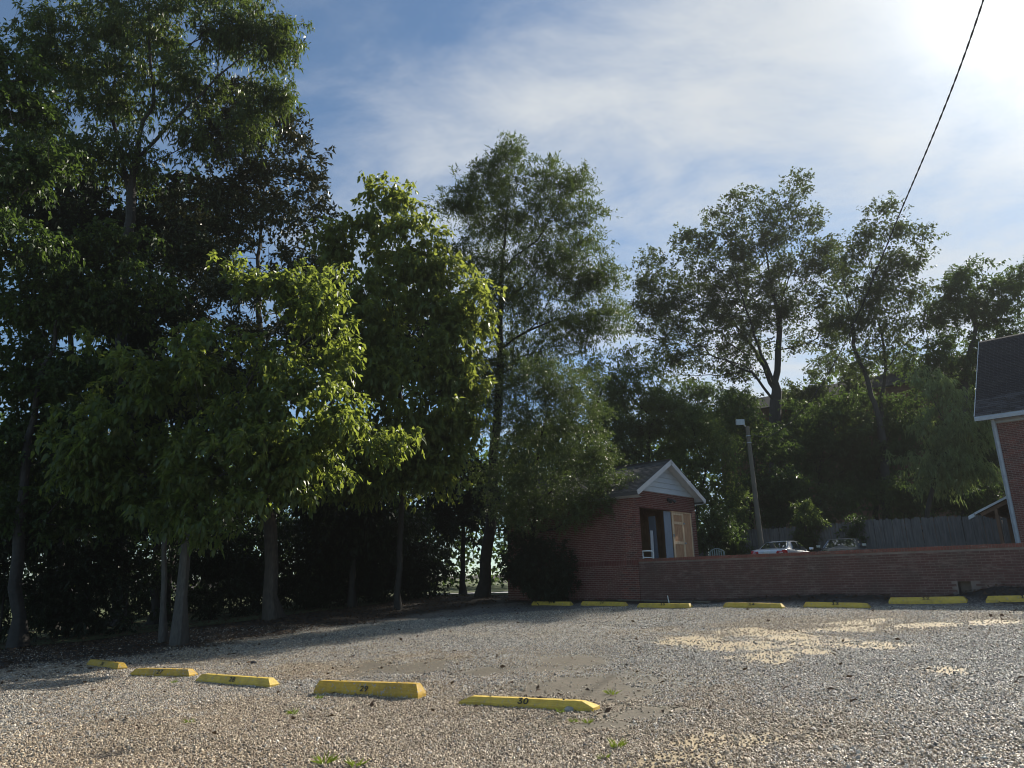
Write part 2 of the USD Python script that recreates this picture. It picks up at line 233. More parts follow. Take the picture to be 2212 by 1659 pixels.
SAND = [(1490, 1385, 0.9, 0.9), (1600, 1362, 0.9, 0.5), (1690, 1372, 1.3, 0.9), (1630, 1395, 1.1, 0.6), (1760, 1392, 1.3, 0.7), (1900, 1393, 1.0, 0.5), (1650, 1418, 1.0, 0.8), (1740, 1408, 0.8, 0.4), (1560, 1400, 0.6, 0.6), (1820, 1360, 1.0, 0.5),
        (2000, 1350, 1.2, 0.4), (1590, 1600, 1.1, 0.5), (1480, 1650, 0.9, 0.5), (2030, 1450, 0.6, 0.5), (1850, 1345, 1.4, 0.5), (2140, 1345, 1.0, 0.4)]
DIRT = [(1290, 1480, 1.1, 0.55), (890, 1445, 0.9, 0.45), (1330, 1490, 0.7, 0.5), (1040, 1450, 0.6, 0.3), (1380, 1545, 0.5, 0.3), (1250, 1425, 0.7, 0.4), (1180, 1445, 0.5, 0.25), (800, 1440, 0.4, 0.25), (1320, 1565, 0.4, 0.2)]
TAN = [(900, 1580, 3.2, 2.0), (1150, 1570, 2.6, 1.6), (600, 1620, 2.5, 1.2), (1800, 1345, 4.0, 1.2), (450, 1560, 1.3, .8), (760, 1440, 1.8, 1.0), (1500, 1600, 1.5, 1.0)]
_marks = {k: [(on_ground(a, b)[:2], rx, ry) for a, b, rx, ry in L] for k, L in (('sand', SAND), ('dirt', DIRT), ('tan', TAN))}
def mark(kind, x, y, warp=0.35):
    w = meshkit.fbm(np.stack([x * 1.7, y * 1.7, 0 * x + 4], -1), 4, 21) - 0.5
    out = 0 * x
    for (c, rx, ry) in _marks[kind]:
        k = 0.82 if kind == 'sand' else 1.2
        d = np.hypot((x - c[0]) / (rx * k), (y - c[1]) / (ry * 1.5 * k)) + w * (2.4 if kind != 'dirt' else 4.2) * warp
        out = np.maximum(out, 1 - smoothstep(0.3, 1.2 if kind != 'dirt' else 1.5, d))
    if kind != 'tan':
        b = meshkit.fbm(np.stack([x * 5.0, y * 3.0, 0 * x + 9], -1), 4, 23)
        out = np.clip(out * 1.25 - np.clip((b - 0.46) * 2.0, 0, 1) * (0.9 if kind == 'sand' else 0.4), 0, 1)
    return out
def masks(x, y):
    t = x * D_U[0] + y * D_U[1]; v = x * D_V[0] + y * D_V[1]
    w = meshkit.fbm(np.stack([x * 0.9, y * 0.9, 0 * x], -1), 4, 31) - 0.5
    litter = smoothstep(18.9, 20.6, t + w * 2.5) 
    litter = np.maximum(litter, smoothstep(20.5, 21.2, v + w * 1.5) * 0.9)
    pot = np.exp(-(np.hypot(x - POT[0], y - POT[1]) / 0.24) ** 2)
    dirt = np.maximum(mark('dirt', x, y), 0)
    return mark('sand', x, y), np.clip(dirt, 0, 1), np.maximum(litter, np.clip(pot * 1.3, 0, 1)), mark('tan', x, y, 0.6)
def grid_axes():
    # fine towards the camera, coarse further off
    xs = np.concatenate([-np.geomspace(400, 16.1, 40), np.arange(-16, 16.01, 0.11), np.geomspace(16.1, 400, 40)])
    ys = np.concatenate([-np.geomspace(400, 4.2, 26)[:-1], np.arange(-4, 6, 0.5), np.arange(6, 14, 0.09), np.arange(14, 32, 0.15), np.geomspace(32.2, 400, 40)])
    return xs, ys
def sheet(xs, ys, zf, masks_f=None):
    X, Yg = np.meshgrid(xs, ys); x, y = X.ravel(), Yg.ravel(); z = zf(x, y)
    n, k = len(ys), len(xs); i = (np.arange(n - 1)[:, None] * k + np.arange(k - 1)[None]).ravel()
    f = np.vstack([np.stack([i, i + 1, i + k + 1], 1), np.stack([i, i + k + 1, i + k], 1)])
    return trimesh.Trimesh(np.stack([x, y, z], 1), f, process=False)
gmesh = sheet(*grid_axes(), ground_z)
M['gravel'] = mat('gravel', {
    'g': ('geometry', {}), 'a': ('attribute', {'attribute': 'marks'}), 'a2': ('attribute', {'attribute': 'tan'}), 'sep': ('separate_color', {}),
    'v': ('voronoi_texture', {'scale': 30, 'feature': 'f1', 'randomness': 1}), 'v2': ('voronoi_texture', {'scale': 55, 'feature': 'f1', 'randomness': 1}),
    'vs': ('separate_color', {}), 'big': ('noise_texture', {'scale': 0.35, 'detail': 5, 'roughness': 0.6}),
    'grey': ('rgb_ramp', {'ramp': [(0, (0.055, 0.053, 0.05)), (0.35, (0.13, 0.125, 0.115)), (0.75, (0.23, 0.22, 0.20)), (1, (0.42, 0.40, 0.36))]}),
    'warm': ('rgb_ramp', {'ramp': [(0, (0.07, 0.05, 0.034)), (0.35, (0.16, 0.12, 0.078)), (0.75, (0.25, 0.195, 0.13)), (1, (0.42, 0.34, 0.24))]}),
    'bm': ('map_range', {'from_min': 0.45, 'from_max': 0.65, 'clamp': True, 'to_max': 0.5}), 'tm': ('math', {'math_type': 'maximum'}),
    'c1': ('mix_color', {}), 'sn': ('noise_texture', {'scale': 14, 'detail': 6, 'roughness': 0.7}), 'sandc': ('rgb_ramp', {'ramp': [(0.3, (0.25, 0.20, 0.125)), (0.7, (0.35, 0.275, 0.165))]}),
    'c2': ('mix_color', {}), 'dirtc': ('rgb_ramp', {'ramp': [(0.3, (0.055, 0.046, 0.034)), (0.7, (0.115, 0.098, 0.074))]}), 'c3': ('mix_color', {}),
    'litc': ('rgb_ramp', {'ramp': [(0.3, (0.022, 0.018, 0.015)), (0.7, (0.05, 0.04, 0.032))]}), 'c4': ('mix_color', {}),
    'h': ('math', {'math_type': 'multiply', 'value2': -1.0}), 'smooth': ('math', {'math_type': 'maximum'}), 'inv': ('math', {'math_type': 'subtract', 'value1': 1.0}),
    'bs': ('math', {'math_type': 'multiply_add', 'value2': 0.85, 'value3': 0.12}), 'b': ('bump', {'distance': 0.03}),
    'p': ('principled_bsdf', {'roughness': 0.8, 'specular_ior_level': 0.35})},
    [('g.position', 'v.vector'), ('g.position', 'v2.vector'), ('g.position', 'big.vector'), ('g.position', 'sn.vector'), ('v.color', 'vs.color'), ('vs.r', 'grey.fac'), ('vs.g', 'warm.fac'),
     ('big.fac', 'bm.value'), ('bm.result', 'tm.value1'), ('a2.fac', 'tm.value2'), ('tm.value', 'c1.fac'), ('grey.color', 'c1.a'), ('warm.color', 'c1.b'),
     ('a.color', 'sep.color'), ('sn.fac', 'sandc.fac'), ('sep.r', 'c2.fac'), ('c1.result', 'c2.a'), ('sandc.color', 'c2.b'),
     ('sn.fac', 'dirtc.fac'), ('sep.g', 'c3.fac'), ('c2.result', 'c3.a'), ('dirtc.color', 'c3.b'), ('sn.fac', 'litc.fac'), ('sep.b', 'c4.fac'), ('c3.result', 'c4.a'), ('litc.color', 'c4.b'), ('c4.result', 'p.base_color'),
     ('v.distance', 'h.value1'), ('sep.r', 'smooth.value1'), ('sep.g', 'smooth.value2'), ('smooth.value', 'inv.value2'), ('inv.value', 'bs.value1'), ('bs.value', 'b.strength'), ('h.value', 'b.height'), ('b.normal', 'p.normal')])
g = usdkit.mesh(stage, '/World/ground', gmesh, M['gravel'], smooth=True)
sa, di, li, ta = masks(gmesh.vertices[:, 0], gmesh.vertices[:, 1])
pv = UsdGeom.PrimvarsAPI(g)
pv.CreatePrimvar('marks', Sdf.ValueTypeNames.Color3fArray, 'vertex').Set(Vt.Vec3fArray.FromNumpy(np.stack([sa, di, li], 1).astype(np.float32)))
pv.CreatePrimvar('tan', Sdf.ValueTypeNames.FloatArray, 'vertex').Set(Vt.FloatArray.FromNumpy(ta.astype(np.float32)))
tag(g, kind='structure')
# the higher lot behind the wall
def up_z(x, y):
    v = x * D_V[0] + y * D_V[1]
    return UP_Z + 0.012 * (v - WALL_V) + 0.02 * meshkit.noise(np.stack([x, y, 0 * x], -1), 2) + 3.0 * smoothstep(60, 110, v)
ts = np.arange(-90, 20.01, 1.0); vs_ = np.concatenate([np.arange(WALL_V + 0.1, 45, 0.8), np.geomspace(45.5, 130, 20)])
T_, V_ = np.meshgrid(ts, vs_); x_, y_ = (T_ * D_U[0] + V_ * D_V[0]).ravel(), (T_ * D_U[1] + V_ * D_V[1]).ravel()
k = len(ts); i = (np.arange(len(vs_) - 1)[:, None] * k + np.arange(k - 1)[None]).ravel()
um = trimesh.Trimesh(np.stack([x_, y_, up_z(x_, y_)], 1), np.vstack([np.stack([i, i + k + 1, i + 1], 1), np.stack([i, i + k, i + k + 1], 1)]), process=False)
M['asphalt_old'] = plain('asphalt_old', (0.10, 0.095, 0.09), 0.9, 0.4, 2.0, 0.5, 80)
tag(usdkit.mesh(stage, '/World/upper_ground', um, M['asphalt_old'], smooth=True), kind='structure')

# ------------------------------------------------------------------ brickwork
BH, BL, JT = 0.0677, 0.213, 0.013
def brick_field(o, ex, n, w, h, skip=None, thick=0.06, seed=0, z0=0.0, kind='running'):
    """boxes of a brick wall: o the lower left corner of the face, ex along it, n outward. skip(x0,x1,z0,z1) leaves a brick out."""
    r = np.random.default_rng(seed); out = []
    rows = int(h / BH)
    for j in range(rows):
        za, zb = z0 + j * BH, z0 + (j + 1) * BH - JT
        x = -BL / 2 if j % 2 else 0.0
        while x < w - 0.02:
            xa, xb = max(x, 0.0), min(x + BL - JT, w)
            if xb - xa > 0.02 and not (skip and skip(xa, xb, za, zb)):
                d = 0.004 + r.uniform(-0.002, 0.003); e = r.uniform(-0.0015, 0.0015, 2)
                out.append(box(o, ex, n, Z, xa, xb, -thick, d, za + e[0], zb + e[1]))
            x += BL
    return out
def add_bricks(parent, boxes, m, limit=300, ref=None, name='brick', rest='brickwork'):
    c = np.array([b.vertices.mean(0) for b in boxes]); d = np.linalg.norm(c - EYE, axis=1) if ref is None else ref(c)
    order = np.argsort(d)
    for i in order[:limit]: part(parent, name, boxes[i], m)
    if len(order) > limit: part(parent, rest, cat_([boxes[i] for i in order[limit:]]), m, kind='stuff')

# retaining wall: from the shed's corner (t = 13.75) to beyond the right edge of the frame
T_SHED = 13.95; T_END = -3.0
GZ0 = 0.60
DR_T = None
pd = on_v(2085, 1272, WALL_V); DR_T = float(pd @ D_U); DR_Z = float(pd[2])
w_o = tv(T_SHED - 0.02, WALL_V, GZ0)          # ex = -D_U, going right
wall = thing('retaining_wall', 'long weathered brick retaining wall with a brick on edge coping behind the far parking stops', 'wall', tv(5.4, WALL_V, GZ0))
WL = T_SHED - T_END; WH = WALL_TOP - 0.10 - GZ0
def skip_drain(xa, xb, za, zb):
    tt0, tt1 = T_SHED - xb, T_SHED - xa; z0_, z1_ = GZ0 + za, GZ0 + zb
    return tt1 > DR_T - 0.17 and tt0 < DR_T + 0.17 and z1_ < DR_Z + 0.20
bs = brick_field(w_o, -D_U, -D_V, WL, WH, skip_drain, seed=3)
# backing with the drain hole left open
bk = [tvbox(T_END, DR_T - 0.15, WALL_V + 0.002, WALL_V + 0.32, GZ0 - 0.4, GZ0 + WH), tvbox(DR_T + 0.15, T_SHED - 0.02, WALL_V + 0.002, WALL_V + 0.32, GZ0 - 0.4, GZ0 + WH), tvbox(DR_T - 0.15, DR_T + 0.15, WALL_V + 0.002, WALL_V + 0.32, DR_Z + 0.19, GZ0 + WH),
      tvbox(DR_T - 0.15, DR_T + 0.15, WALL_V + 0.28, WALL_V + 0.31, GZ0 - 0.4, DR_Z + 0.19)]
part(wall, 'mortar_core', cat_(bk), M['mortar_old'])
add_bricks(wall, bs, M['brick_old'], 230)
cop = []
r_ = np.random.default_rng(5); x = 0.0
while x < WL - 0.03:
    d = r_.uniform(-0.004, 0.006); cop.append(box(w_o, -D_U, -D_V, Z, x, x + 0.062, -0.33, 0.012 + d, WH + 0.004, WH + 0.1 + r_.uniform(-0.004, 0.004))); x += 0.0725
part(wall, 'coping_joint', tvbox(T_END, T_SHED - 0.02, WALL_V - 0.004, WALL_V + 0.325, GZ0 + WH + 0.002, GZ0 + WH + 0.092), M['mortar_old'])
add_bricks(wall, cop, M['brick_old'], 60, name='coping_brick', rest='coping_bricks')

# ------------------------------------------------------------------ shed
SV0, SV1 = WALL_V, WALL_V + 4.42; ST0, ST1 = T_SHED, T_SHED + 6.2
SH_Z = 1.92; TOPB = 4.74; LINT = 4.13
shed = thing('brick_shed', 'small gabled brick shed with an open doorway at the left end of the retaining wall', 'shed', tv((ST0 + ST1) / 2, (SV0 + SV1) / 2, GZ0))
side_h = TOPB - GZ0
SOLD = 25 * BH - JT
def skip_sold(xa, xb, za, zb): return 21.5 * BH < za < 24.5 * BH
side = brick_field(tv(ST1, SV0, GZ0), -D_U, -D_V, ST1 - ST0, side_h, skip_sold, seed=11)
x = 0.0; r_ = np.random.default_rng(6)
while x < ST1 - ST0 - 0.03:
    side.append(box(tv(ST1, SV0, GZ0), -D_U, -D_V, Z, x, x + 0.060, -0.06, 0.006 + r_.uniform(-0.002, 0.004), 22 * BH, SOLD)); x += 0.0715
op0, op1 = 0.30, 4.12                           # the opening across the front (distance along v from the corner)
def skip_front(xa, xb, za, zb): return xb > op0 and xa < op1 and GZ0 + zb < LINT + 0.02 or GZ0 + zb < 1.6
front_w = SV1 - SV0
front = []
rr = np.random.default_rng(12)
for j in range(int(side_h / BH)):
    za, zb = j * BH, (j + 1) * BH - JT; zw = GZ0 + za
    if zw < 1.6: continue
    spans = [(0.0, front_w)] if zw > LINT - 0.03 else [(0.0, op0), (op1, front_w)]
    for a, b in spans:
        x = a - (BL / 2 if j % 2 else 0.0)
        while x < b - 0.02:
            xa, xb = max(x, a), min(x + BL - JT, b)
            if xb - xa > 0.025:
                front.append(box(tv(ST0, SV0, GZ0), D_V, -D_U, Z, xa + (0.008 if xa == 0 else 0), xb, -0.06, 0.004 + rr.uniform(-0.002, 0.003), za, zb))
            x += BL
core = [tvbox(ST0 + 0.002, ST1, SV0 + 0.002, SV0 + 0.20, GZ0 - 0.3, TOPB - 0.002), tvbox(ST1 - 0.2, ST1 - 0.002, SV0 + 0.201, SV1 - 0.002, GZ0, TOPB - 0.002), tvbox(ST0 + 0.002, ST1 - 0.201, SV1 - 0.2, SV1 - 0.002, GZ0, TOPB - 0.002),
        tvbox(ST0 + 0.002, ST0 + 0.19, SV0 + 0.201, SV0 + op0, GZ0, LINT), tvbox(ST0 + 0.002, ST0 + 0.19, SV0 + op1, SV1 - 0.201, GZ0, LINT), tvbox(ST0 + 0.002, ST0 + 0.19, SV0 + 0.201, SV1 - 0.201, LINT + 0.002, TOPB - 0.002)]
part(shed, 'mortar_core', cat_(core), M['mortar'])
add_bricks(shed, side + front, M['brick'], 290)
part(shed, 'floor', tvbox(ST0 - 0.9, ST1 - 0.21, SV0 + 0.34, SV1 - 0.21, SH_Z - 0.2, SH_Z), M['concrete'])
part(shed, 'sill', tvbox(ST0 - 0.03, ST0 + 0.3, SV0 + 0.1, SV0 + 0.335, WALL_TOP - 0.15, WALL_TOP + 0.012), M['concrete'], label='pale concrete sill at the foot of the doorway')
part(shed, 'ceiling', tvbox(ST0 + 0.21, ST1 - 0.21, SV0 + 0.21, SV1 - 0.21, TOPB - 0.06, TOPB - 0.01), M['interior'])
part(shed, 'lining', cat_([tvbox(ST0 + 3.3, ST0 + 3.35, SV0 + 0.21, SV1 - 0.21, SH_Z, TOPB - 0.07), tvbox(ST0 + 0.22, ST0 + 3.29, SV1 - 0.24, SV1 - 0.205, SH_Z, TOPB - 0.07)]), M['ply'])
# gable siding boards
VM = (SV0 + SV1) / 2; RIDGE = 5.98; OV = 0.34; SLOPE = (RIDGE - TOPB - 0.06) / (front_w / 2)
def roof_z(v): return RIDGE - abs(v - VM) * SLOPE
nb = 6; bh = 0.20
part(shed, 'gable_wall', hull([tv(ST0 + 0.03 + d, v, z) for d in (0, 0.12) for v, z in ((SV0 + 0.01, TOPB + 0.002), (SV1 - 0.01, TOPB + 0.002), (VM, RIDGE - 0.12))]), M['dark_wood'])
for i in range(nb):
    z0, z1 = TOPB + 0.004 + i * bh, TOPB + 0.004 + (i + 1) * bh + 0.012
    def half(z): return max(0.0, (RIDGE - 0.10 - z) / SLOPE)
    h0, h1 = min(half(z0), front_w / 2 + 0.05), min(half(z1), front_w / 2)
    pts = [tv(ST0 - 0.018, VM + s * h0, z0) for s in (-1, 1)] + [tv(ST0 + 0.004, VM + s * h0, z0) for s in (-1, 1)] + [tv(ST0 + 0.012, VM + s * h1, z1) for s in (-1, 1)] + [tv(ST0 + 0.022, VM + s * h1, z1) for s in (-1, 1)]
    part(shed, 'siding_board', hull(pts), M['siding'])
# roof: deck, shingle courses, rake boards, soffit
def slope_frame(side_):    # origin at the ridge above the front rake, ex along the ridge away, ey down the slope, ez outwards
    d = D_V * side_ * 1.0 - Z * SLOPE; L = np.linalg.norm(d); ey = d / L
    ez = np.cross(ey, D_U) * (1 if side_ < 0 else -1); ez = ez if ez[2] > 0 else -ez
    return tv(ST0 - OV, VM, RIDGE), D_U, ey, ez, (front_w / 2 + 0.30) * math.sqrt(1 + SLOPE ** 2)
RL = ST1 - ST0 + 2 * OV
def shingles(parent, o, ex, ey, ez, L, W, m, limit, tab=0.30, expo=0.14, seed=1, name='shingle', rest='shingles'):
    r = np.random.default_rng(seed); out = []; n = int(L / expo) + 1
    for j in range(n):
        y0 = L - j * expo - expo; y1 = L - j * expo
        x = -(j % 2) * tab / 2 - r.uniform(0, 0.03)
        while x < W:
            a, b = max(x, 0), min(x + tab - 0.008, W)
            if b - a > 0.03:
                lift = 0.016 + r.uniform(0, 0.010)
                c = np.array([[a, y0 - 0.01, 0.002], [b, y0 - 0.01, 0.002], [b, y1 + 0.012, 0.008], [a, y1 + 0.012, 0.008], [a, y0 - 0.01, 0.006], [b, y0 - 0.01, 0.006], [b, y1 + 0.012, 0.008 + lift], [a, y1 + 0.012, 0.008 + lift]])
                v = np.asarray(o) + c[:, :1] * ex + c[:, 1:2] * ey + c[:, 2:3] * ez
                out.append(trimesh.Trimesh(v, BOX_F if np.dot(np.cross(ex, ey), ez) > 0 else BOX_F[:, ::-1], process=False))
            x += tab
    add_bricks(parent, out, m, limit, name=name, rest=rest)
for s, lim in ((-1, 280), (1, 0)):
    o, ex, ey, ez, L = slope_frame(s)
    deck = part(shed, 'roof', box(o, ex, ey, ez, 0.012, RL, 0.0, L, -0.07, -0.002), M['white_trim'])
    shingles(deck, o, ex, ey, ez, L, RL, M['shingle'], lim, seed=4 + s)
    part(deck, 'rake_board', box(o, ex, ey, ez, -0.025, 0.010, -0.03 if s < 0 else 0.02, L + 0.02, -0.15, 0.016), M['white_trim'])
    part(deck, 'fascia', box(o, ex, ey, ez, 0.012, RL, L + 0.002, L + 0.025, -0.15, -0.004), M['dark_trim'])
    e = o + ey * L
    part(deck, 'soffit', quad(tv(ST0 - OV + 0.02, VM + s * (front_w / 2 + 0.28), roof_z(SV0 - 0.28) - 0.15), tv(ST1 + OV, VM + s * (front_w / 2 + 0.28), roof_z(SV0 - 0.28) - 0.15), tv(ST1 + OV, VM + s * front_w / 2, roof_z(SV0 - 0.4) - 0.15), tv(ST0 - OV + 0.02, VM + s * front_w / 2, roof_z(SV0 - 0.4) - 0.15)), M['siding'])
    if s < 0:
        part(deck, 'roof_vent', box(o, ex, ey, ez, 1.25, 1.62, 1.15, 1.42, 0.02, 0.075), M['black'], label='small dark box vent on the shed roof')
o, ex, ey, ez, L = slope_frame(-1)
part(shed, 'ridge_cap', hull([tv(t, VM + dv, RIDGE + dz) for t in (ST0 - OV, ST1 + OV) for dv, dz in ((-0.13, -0.055), (0, 0.035), (0.13, -0.055))]), M['shingle'])
# door leaves: a fixed raw wood leaf with three panels, a plain leaf beside it, a blue-grey board
def front_box(a, b, d0, d1, z0, z1): return tvbox(ST0 + d0, ST0 + d1, SV0 + a, SV0 + b, z0, z1)    # d: depth behind the front face
d1a, d1b = 2.66, 3.52
door = part(shed, 'door', front_box(d1a + 0.02, d1b - 0.02, 0.075, 0.10, SH_Z + 0.02, LINT - 0.07), M['raw_wood'], label='raw wood panelled door leaf')
for a, b, z0, z1 in ((d1a, d1a + 0.10, SH_Z, LINT - 0.06), (d1b - 0.10, d1b, SH_Z, LINT - 0.06), (d1a + 0.102, d1b - 0.102, LINT - 0.15, LINT - 0.06), (d1a + 0.102, d1b - 0.102, LINT - 0.50, LINT - 0.40), (d1a + 0.102, d1b - 0.102, LINT - 1.25, LINT - 1.14), (d1a + 0.102, d1b - 0.102, LINT - 1.98, LINT - 1.86)):
    part(door, 'stile' if b - a < 0.2 else 'rail', front_box(a, b, 0.045, 0.074, z0, z1), M['pale_wood'])
for zc in (LINT - 0.45, LINT - 1.2, LINT - 1.92):
    part(door, 'hinge', front_box(d1b - 0.05, d1b + 0.07, 0.025, 0.043, zc - 0.03, zc + 0.03), M['metal'])
part(door, 'latch', front_box(d1a - 0.01, d1a + 0.06, 0.02, 0.044, LINT - 0.98, LINT - 0.88), M['metal'])
door2 = part(shed, 'door', front_box(d1b + 0.008, op1 - 0.075, 0.05, 0.085, SH_Z, LINT - 0.06), M['raw_wood'], label='narrow plain weathered plank leaf beside the panelled leaf')
fr_ = part(shed, 'door_frame', cat_([front_box(op1 - 0.07, op1 - 0.002, 0.03, 0.16, SH_Z, LINT - 0.002), front_box(d1a - 0.02, op1 - 0.072, 0.03, 0.16, LINT - 0.055, LINT - 0.002)]), M['pale_wood'])
part(shed, 'blue_panel', front_box(2.14, 2.635, 0.09, 0.12, SH_Z, LINT - 0.03), M['blue_board'], label='blue grey plain panel beside the door leaf')
single('tall_board', box(tv(ST0 + 0.42, SV0 + 2.06, SH_Z), D_V, D_U, Z + D_V * -0.03, 0, 0.05, 0, 0.28, 0, 2.0), M['dark_board'], 'dark blue grey sheet standing edgewise inside the shed behind the blue panel', 'board')
single('white_board', box(tv(ST0 + 0.35, SV0 + 1.50, SH_Z), D_V, D_U, Z + D_V * 0.09 + D_U * 0.04, 0, 0.16, 0, 0.03, 0, 1.45), M['white_trim'], 'narrow white board leaning upright inside the shed doorway', 'board')
single('plywood_sheet', box(tv(ST0 + 0.95, SV0 + 0.95, SH_Z), D_V, D_U, Z + D_U * 0.12, 0, 0.95, 0, 0.02, 0, 1.15), M['ply'], 'knotty brown plywood sheet leaning inside the shed behind the white chair', 'plywood')
single('timber_post', box(tv(ST0 + 0.10, SV0 + 0.33, SH_Z), D_V, D_U, Z, 0, 0.13, 0, 0.13, 0, 0.95), M['pale_wood'], 'short pale timber block standing at the left jamb of the shed doorway', 'timber')
single('leaning_plank', box(tv(ST0 + 0.45, SV0 + 0.31, SH_Z), D_V, D_U, Z + D_V * 0.16, 0, 0.05, 0, 0.35, 0, 1.6), M['dark_wood'], 'dark brown plank leaning on the left wall just inside the shed', 'plank')
# twin lamp over the door
lp = tv(ST0 - 0.02, SV0 + 2.35, TOPB - 0.22)
fl = thing('flood_light', 'small dark twin floodlight fixed above the shed doorway', 'light fixture', lp)
part(fl, 'base', trimesh.creation.cylinder(0.07, 0.05, transform=trimesh.geometry.align_vectors([0, 0, 1], -D_U)).apply_translation(lp), M['black'])
for s in (-1, 1):
    c = lp + D_V * 0.13 * s - D_U * 0.14 - Z * 0.03
    part(fl, 'lamp_head', tube([lp - D_U * 0.02, lp - D_U * 0.07 + D_V * 0.06 * s, c, c + D_V * 0.05 * s - Z * 0.07 - D_U * 0.06], [0.018, 0.02, 0.045, 0.075], 10), M['black'])

# plastic chairs
def plastic_chair(name, loc, face, label, m, h=0.82, slats=7, w=0.54, adir=False):
    loc = np.asarray(loc, float); fx = np.array([math.sin(face), math.cos(face), 0]); sx = np.array([fx[1], -fx[0], 0])
    ch = thing(name, label, 'chair', loc)
    P = lambda a, b, z: loc + sx * a + fx * b + Z * z
    part(ch, 'seat', box(loc, sx, fx, Z, -0.24, 0.24, -0.22, 0.24, 0.39, 0.42), m)
    for k in range(slats):
        a = (k - (slats - 1) / 2) / ((slats - 1) / 2) * (w / 2 - 0.04); top = h - 0.13 * (a / (w / 2)) ** 2 - 0.03
        part(ch, 'back_slat', box(P(a, -0.22, 0.42), sx, fx, Z - fx * 0.28, -0.026, 0.026, -0.008, 0.008, 0, top - 0.42), m)
    arc = [P(-w / 2 + 0.01, -0.22, 0.42)] + [P((w / 2) * math.sin(q), -0.22 - 0.28 * (h - 0.42 - 0.16 * math.sin(q) ** 2), h - 0.16 * math.sin(q) ** 2) for q in np.linspace(-1.35, 1.35, 9)] + [P(w / 2 - 0.01, -0.22, 0.42)]
    part(ch, 'back_frame', tube(arc, 0.022, 6), m, smooth=True)
    for s in (-1, 1):
        part(ch, 'arm', tube([P(s * w / 2, -0.28, 0.62), P(s * 0.29, 0.0, 0.64), P(s * 0.29, 0.2, 0.63), P(s * 0.28, 0.25, 0.58)], [0.02, 0.028, 0.028, 0.02], 6), m, smooth=True)
        part(ch, 'leg', tube([P(s * 0.28, 0.25, 0.60), P(s * 0.26, 0.27, 0.0)], 0.022, 6), m)
        part(ch, 'leg', tube([P(s * 0.24, -0.2, 0.42), P(s * 0.26, -0.3, 0.0)], 0.022, 6), m)
plastic_chair('plastic_chair', tv(ST0 + 0.62, SV0 + 1.32, SH_Z + 0.06), math.radians(60), 'white plastic armchair just inside the open shed doorway', M['plastic_white'], 1.0)
ac = at(1549, 1200, 33.0); ac[2] = float(up_z(np.array([ac[0]]), np.array([ac[1]]))[0])
plastic_chair('garden_chair', ac, math.radians(15), 'grey green slatted garden chair with a rounded back right of the shed', M['plastic_green'], 0.98, 7, 0.66)

# ------------------------------------------------------------------ right hand house
HV = 32.4
hc = on_v(2160, 1000, HV); HT = float(hc @ D_U)                  # corner of the house
HEAVE = float(on_v(2146, 895, HV - 0.3)[2]); HB = float(up_z(np.array([hc[0]]), np.array([hc[1]]))[0])
house = thing('brick_house', 'brick house end with a dark shingle roof and white gutter at the right edge', 'house', tv(HT - 3, HV + 3, HB))
HL = 7.5
part(house, 'mortar_core', tvbox(HT - HL, HT, HV + 0.002, HV + 7, HB, HEAVE - 0.12), M['mortar'])
hb = brick_field(tv(HT, HV, HB), -D_U, -D_V, HL, HEAVE - HB - 0.3, seed=21)
px_of = lambda c: (lambda q: np.where((q @ F) > 0, (q @ R) / (q @ F), 9))(c - EYE)
add_bricks(house, hb, M['brick'], 280, ref=lambda c: px_of(c) - 0.02 * (c[:, 2] - HB))
part(house, 'corner_board', tvbox(HT - 0.14, HT + 0.02, HV - 0.03, HV - 0.006, HB, HEAVE - 0.14), M['grey_trim'])
part(house, 'frieze_board', tvbox(HT - HL, HT + 0.02, HV - 0.035, HV - 0.006, HEAVE - 0.30, HEAVE - 0.138), M['grey_trim'])
dsp = [tv(HT - 0.08, HV - 0.30, HEAVE - 0.1), tv(HT - 0.08, HV - 0.28, HEAVE - 0.22), tv(HT - 0.08, HV - 0.09, HEAVE - 0.48), tv(HT - 0.08, HV - 0.08, HB + 0.15), tv(HT - 0.08, HV - 0.2, HB + 0.05)]
part(house, 'downspout', tube(dsp, 0.05, 8), M['grey_trim'])
HRV, = (HV + 4.6,); hr = on_v(2128, 736, HRV); HRZ = float(hr[2]); HSL = (HRZ - HEAVE) / (HRV - HV + 0.4)
d = D_V * -1.0 - Z * HSL; Ls = np.linalg.norm(d) * (HRV - HV + 0.4); ey = d / np.linalg.norm(d); ez = np.cross(ey, -D_U); ez = ez if ez[2] > 0 else -ez
ro = tv(HT + 0.45, HRV, HRZ)
roof = part(house, 'roof', box(ro, -D_U, ey, ez, 0, HL + 0.4, 0, Ls, -0.08, -0.002), M['grey_trim'])
shingles(roof, ro, -D_U, ey, ez, Ls, HL + 0.4, M['shingle_dark'], 285, seed=9)
part(roof, 'rake_board', box(ro, -D_U, ey, ez, -0.03, -0.002, 0, Ls + 0.02, -0.2, 0.016), M['grey_trim'])
part(roof, 'gutter', box(ro, -D_U, ey, Z, -0.02, HL + 0.4, Ls + 0.004, Ls + 0.11, -0.13, -0.01), M['grey_trim'])
part(roof, 'soffit', tvbox(HT - HL, HT + 0.43, HV - 0.38, HV - 0.004, HEAVE - 0.135, HEAVE - 0.115), M['grey_trim'])
d2 = D_V - Z * HSL; ey2 = d2 / np.linalg.norm(d2)
ez2 = np.cross(ey2, -D_U); ez2 = ez2 if ez2[2] > 0 else -ez2
part(house, 'roof', box(ro, -D_U, ey2, ez2, 0, HL + 0.4, 0.02, Ls, -0.08, -0.002), M['shingle_dark'], label='far slope of the dark roof')
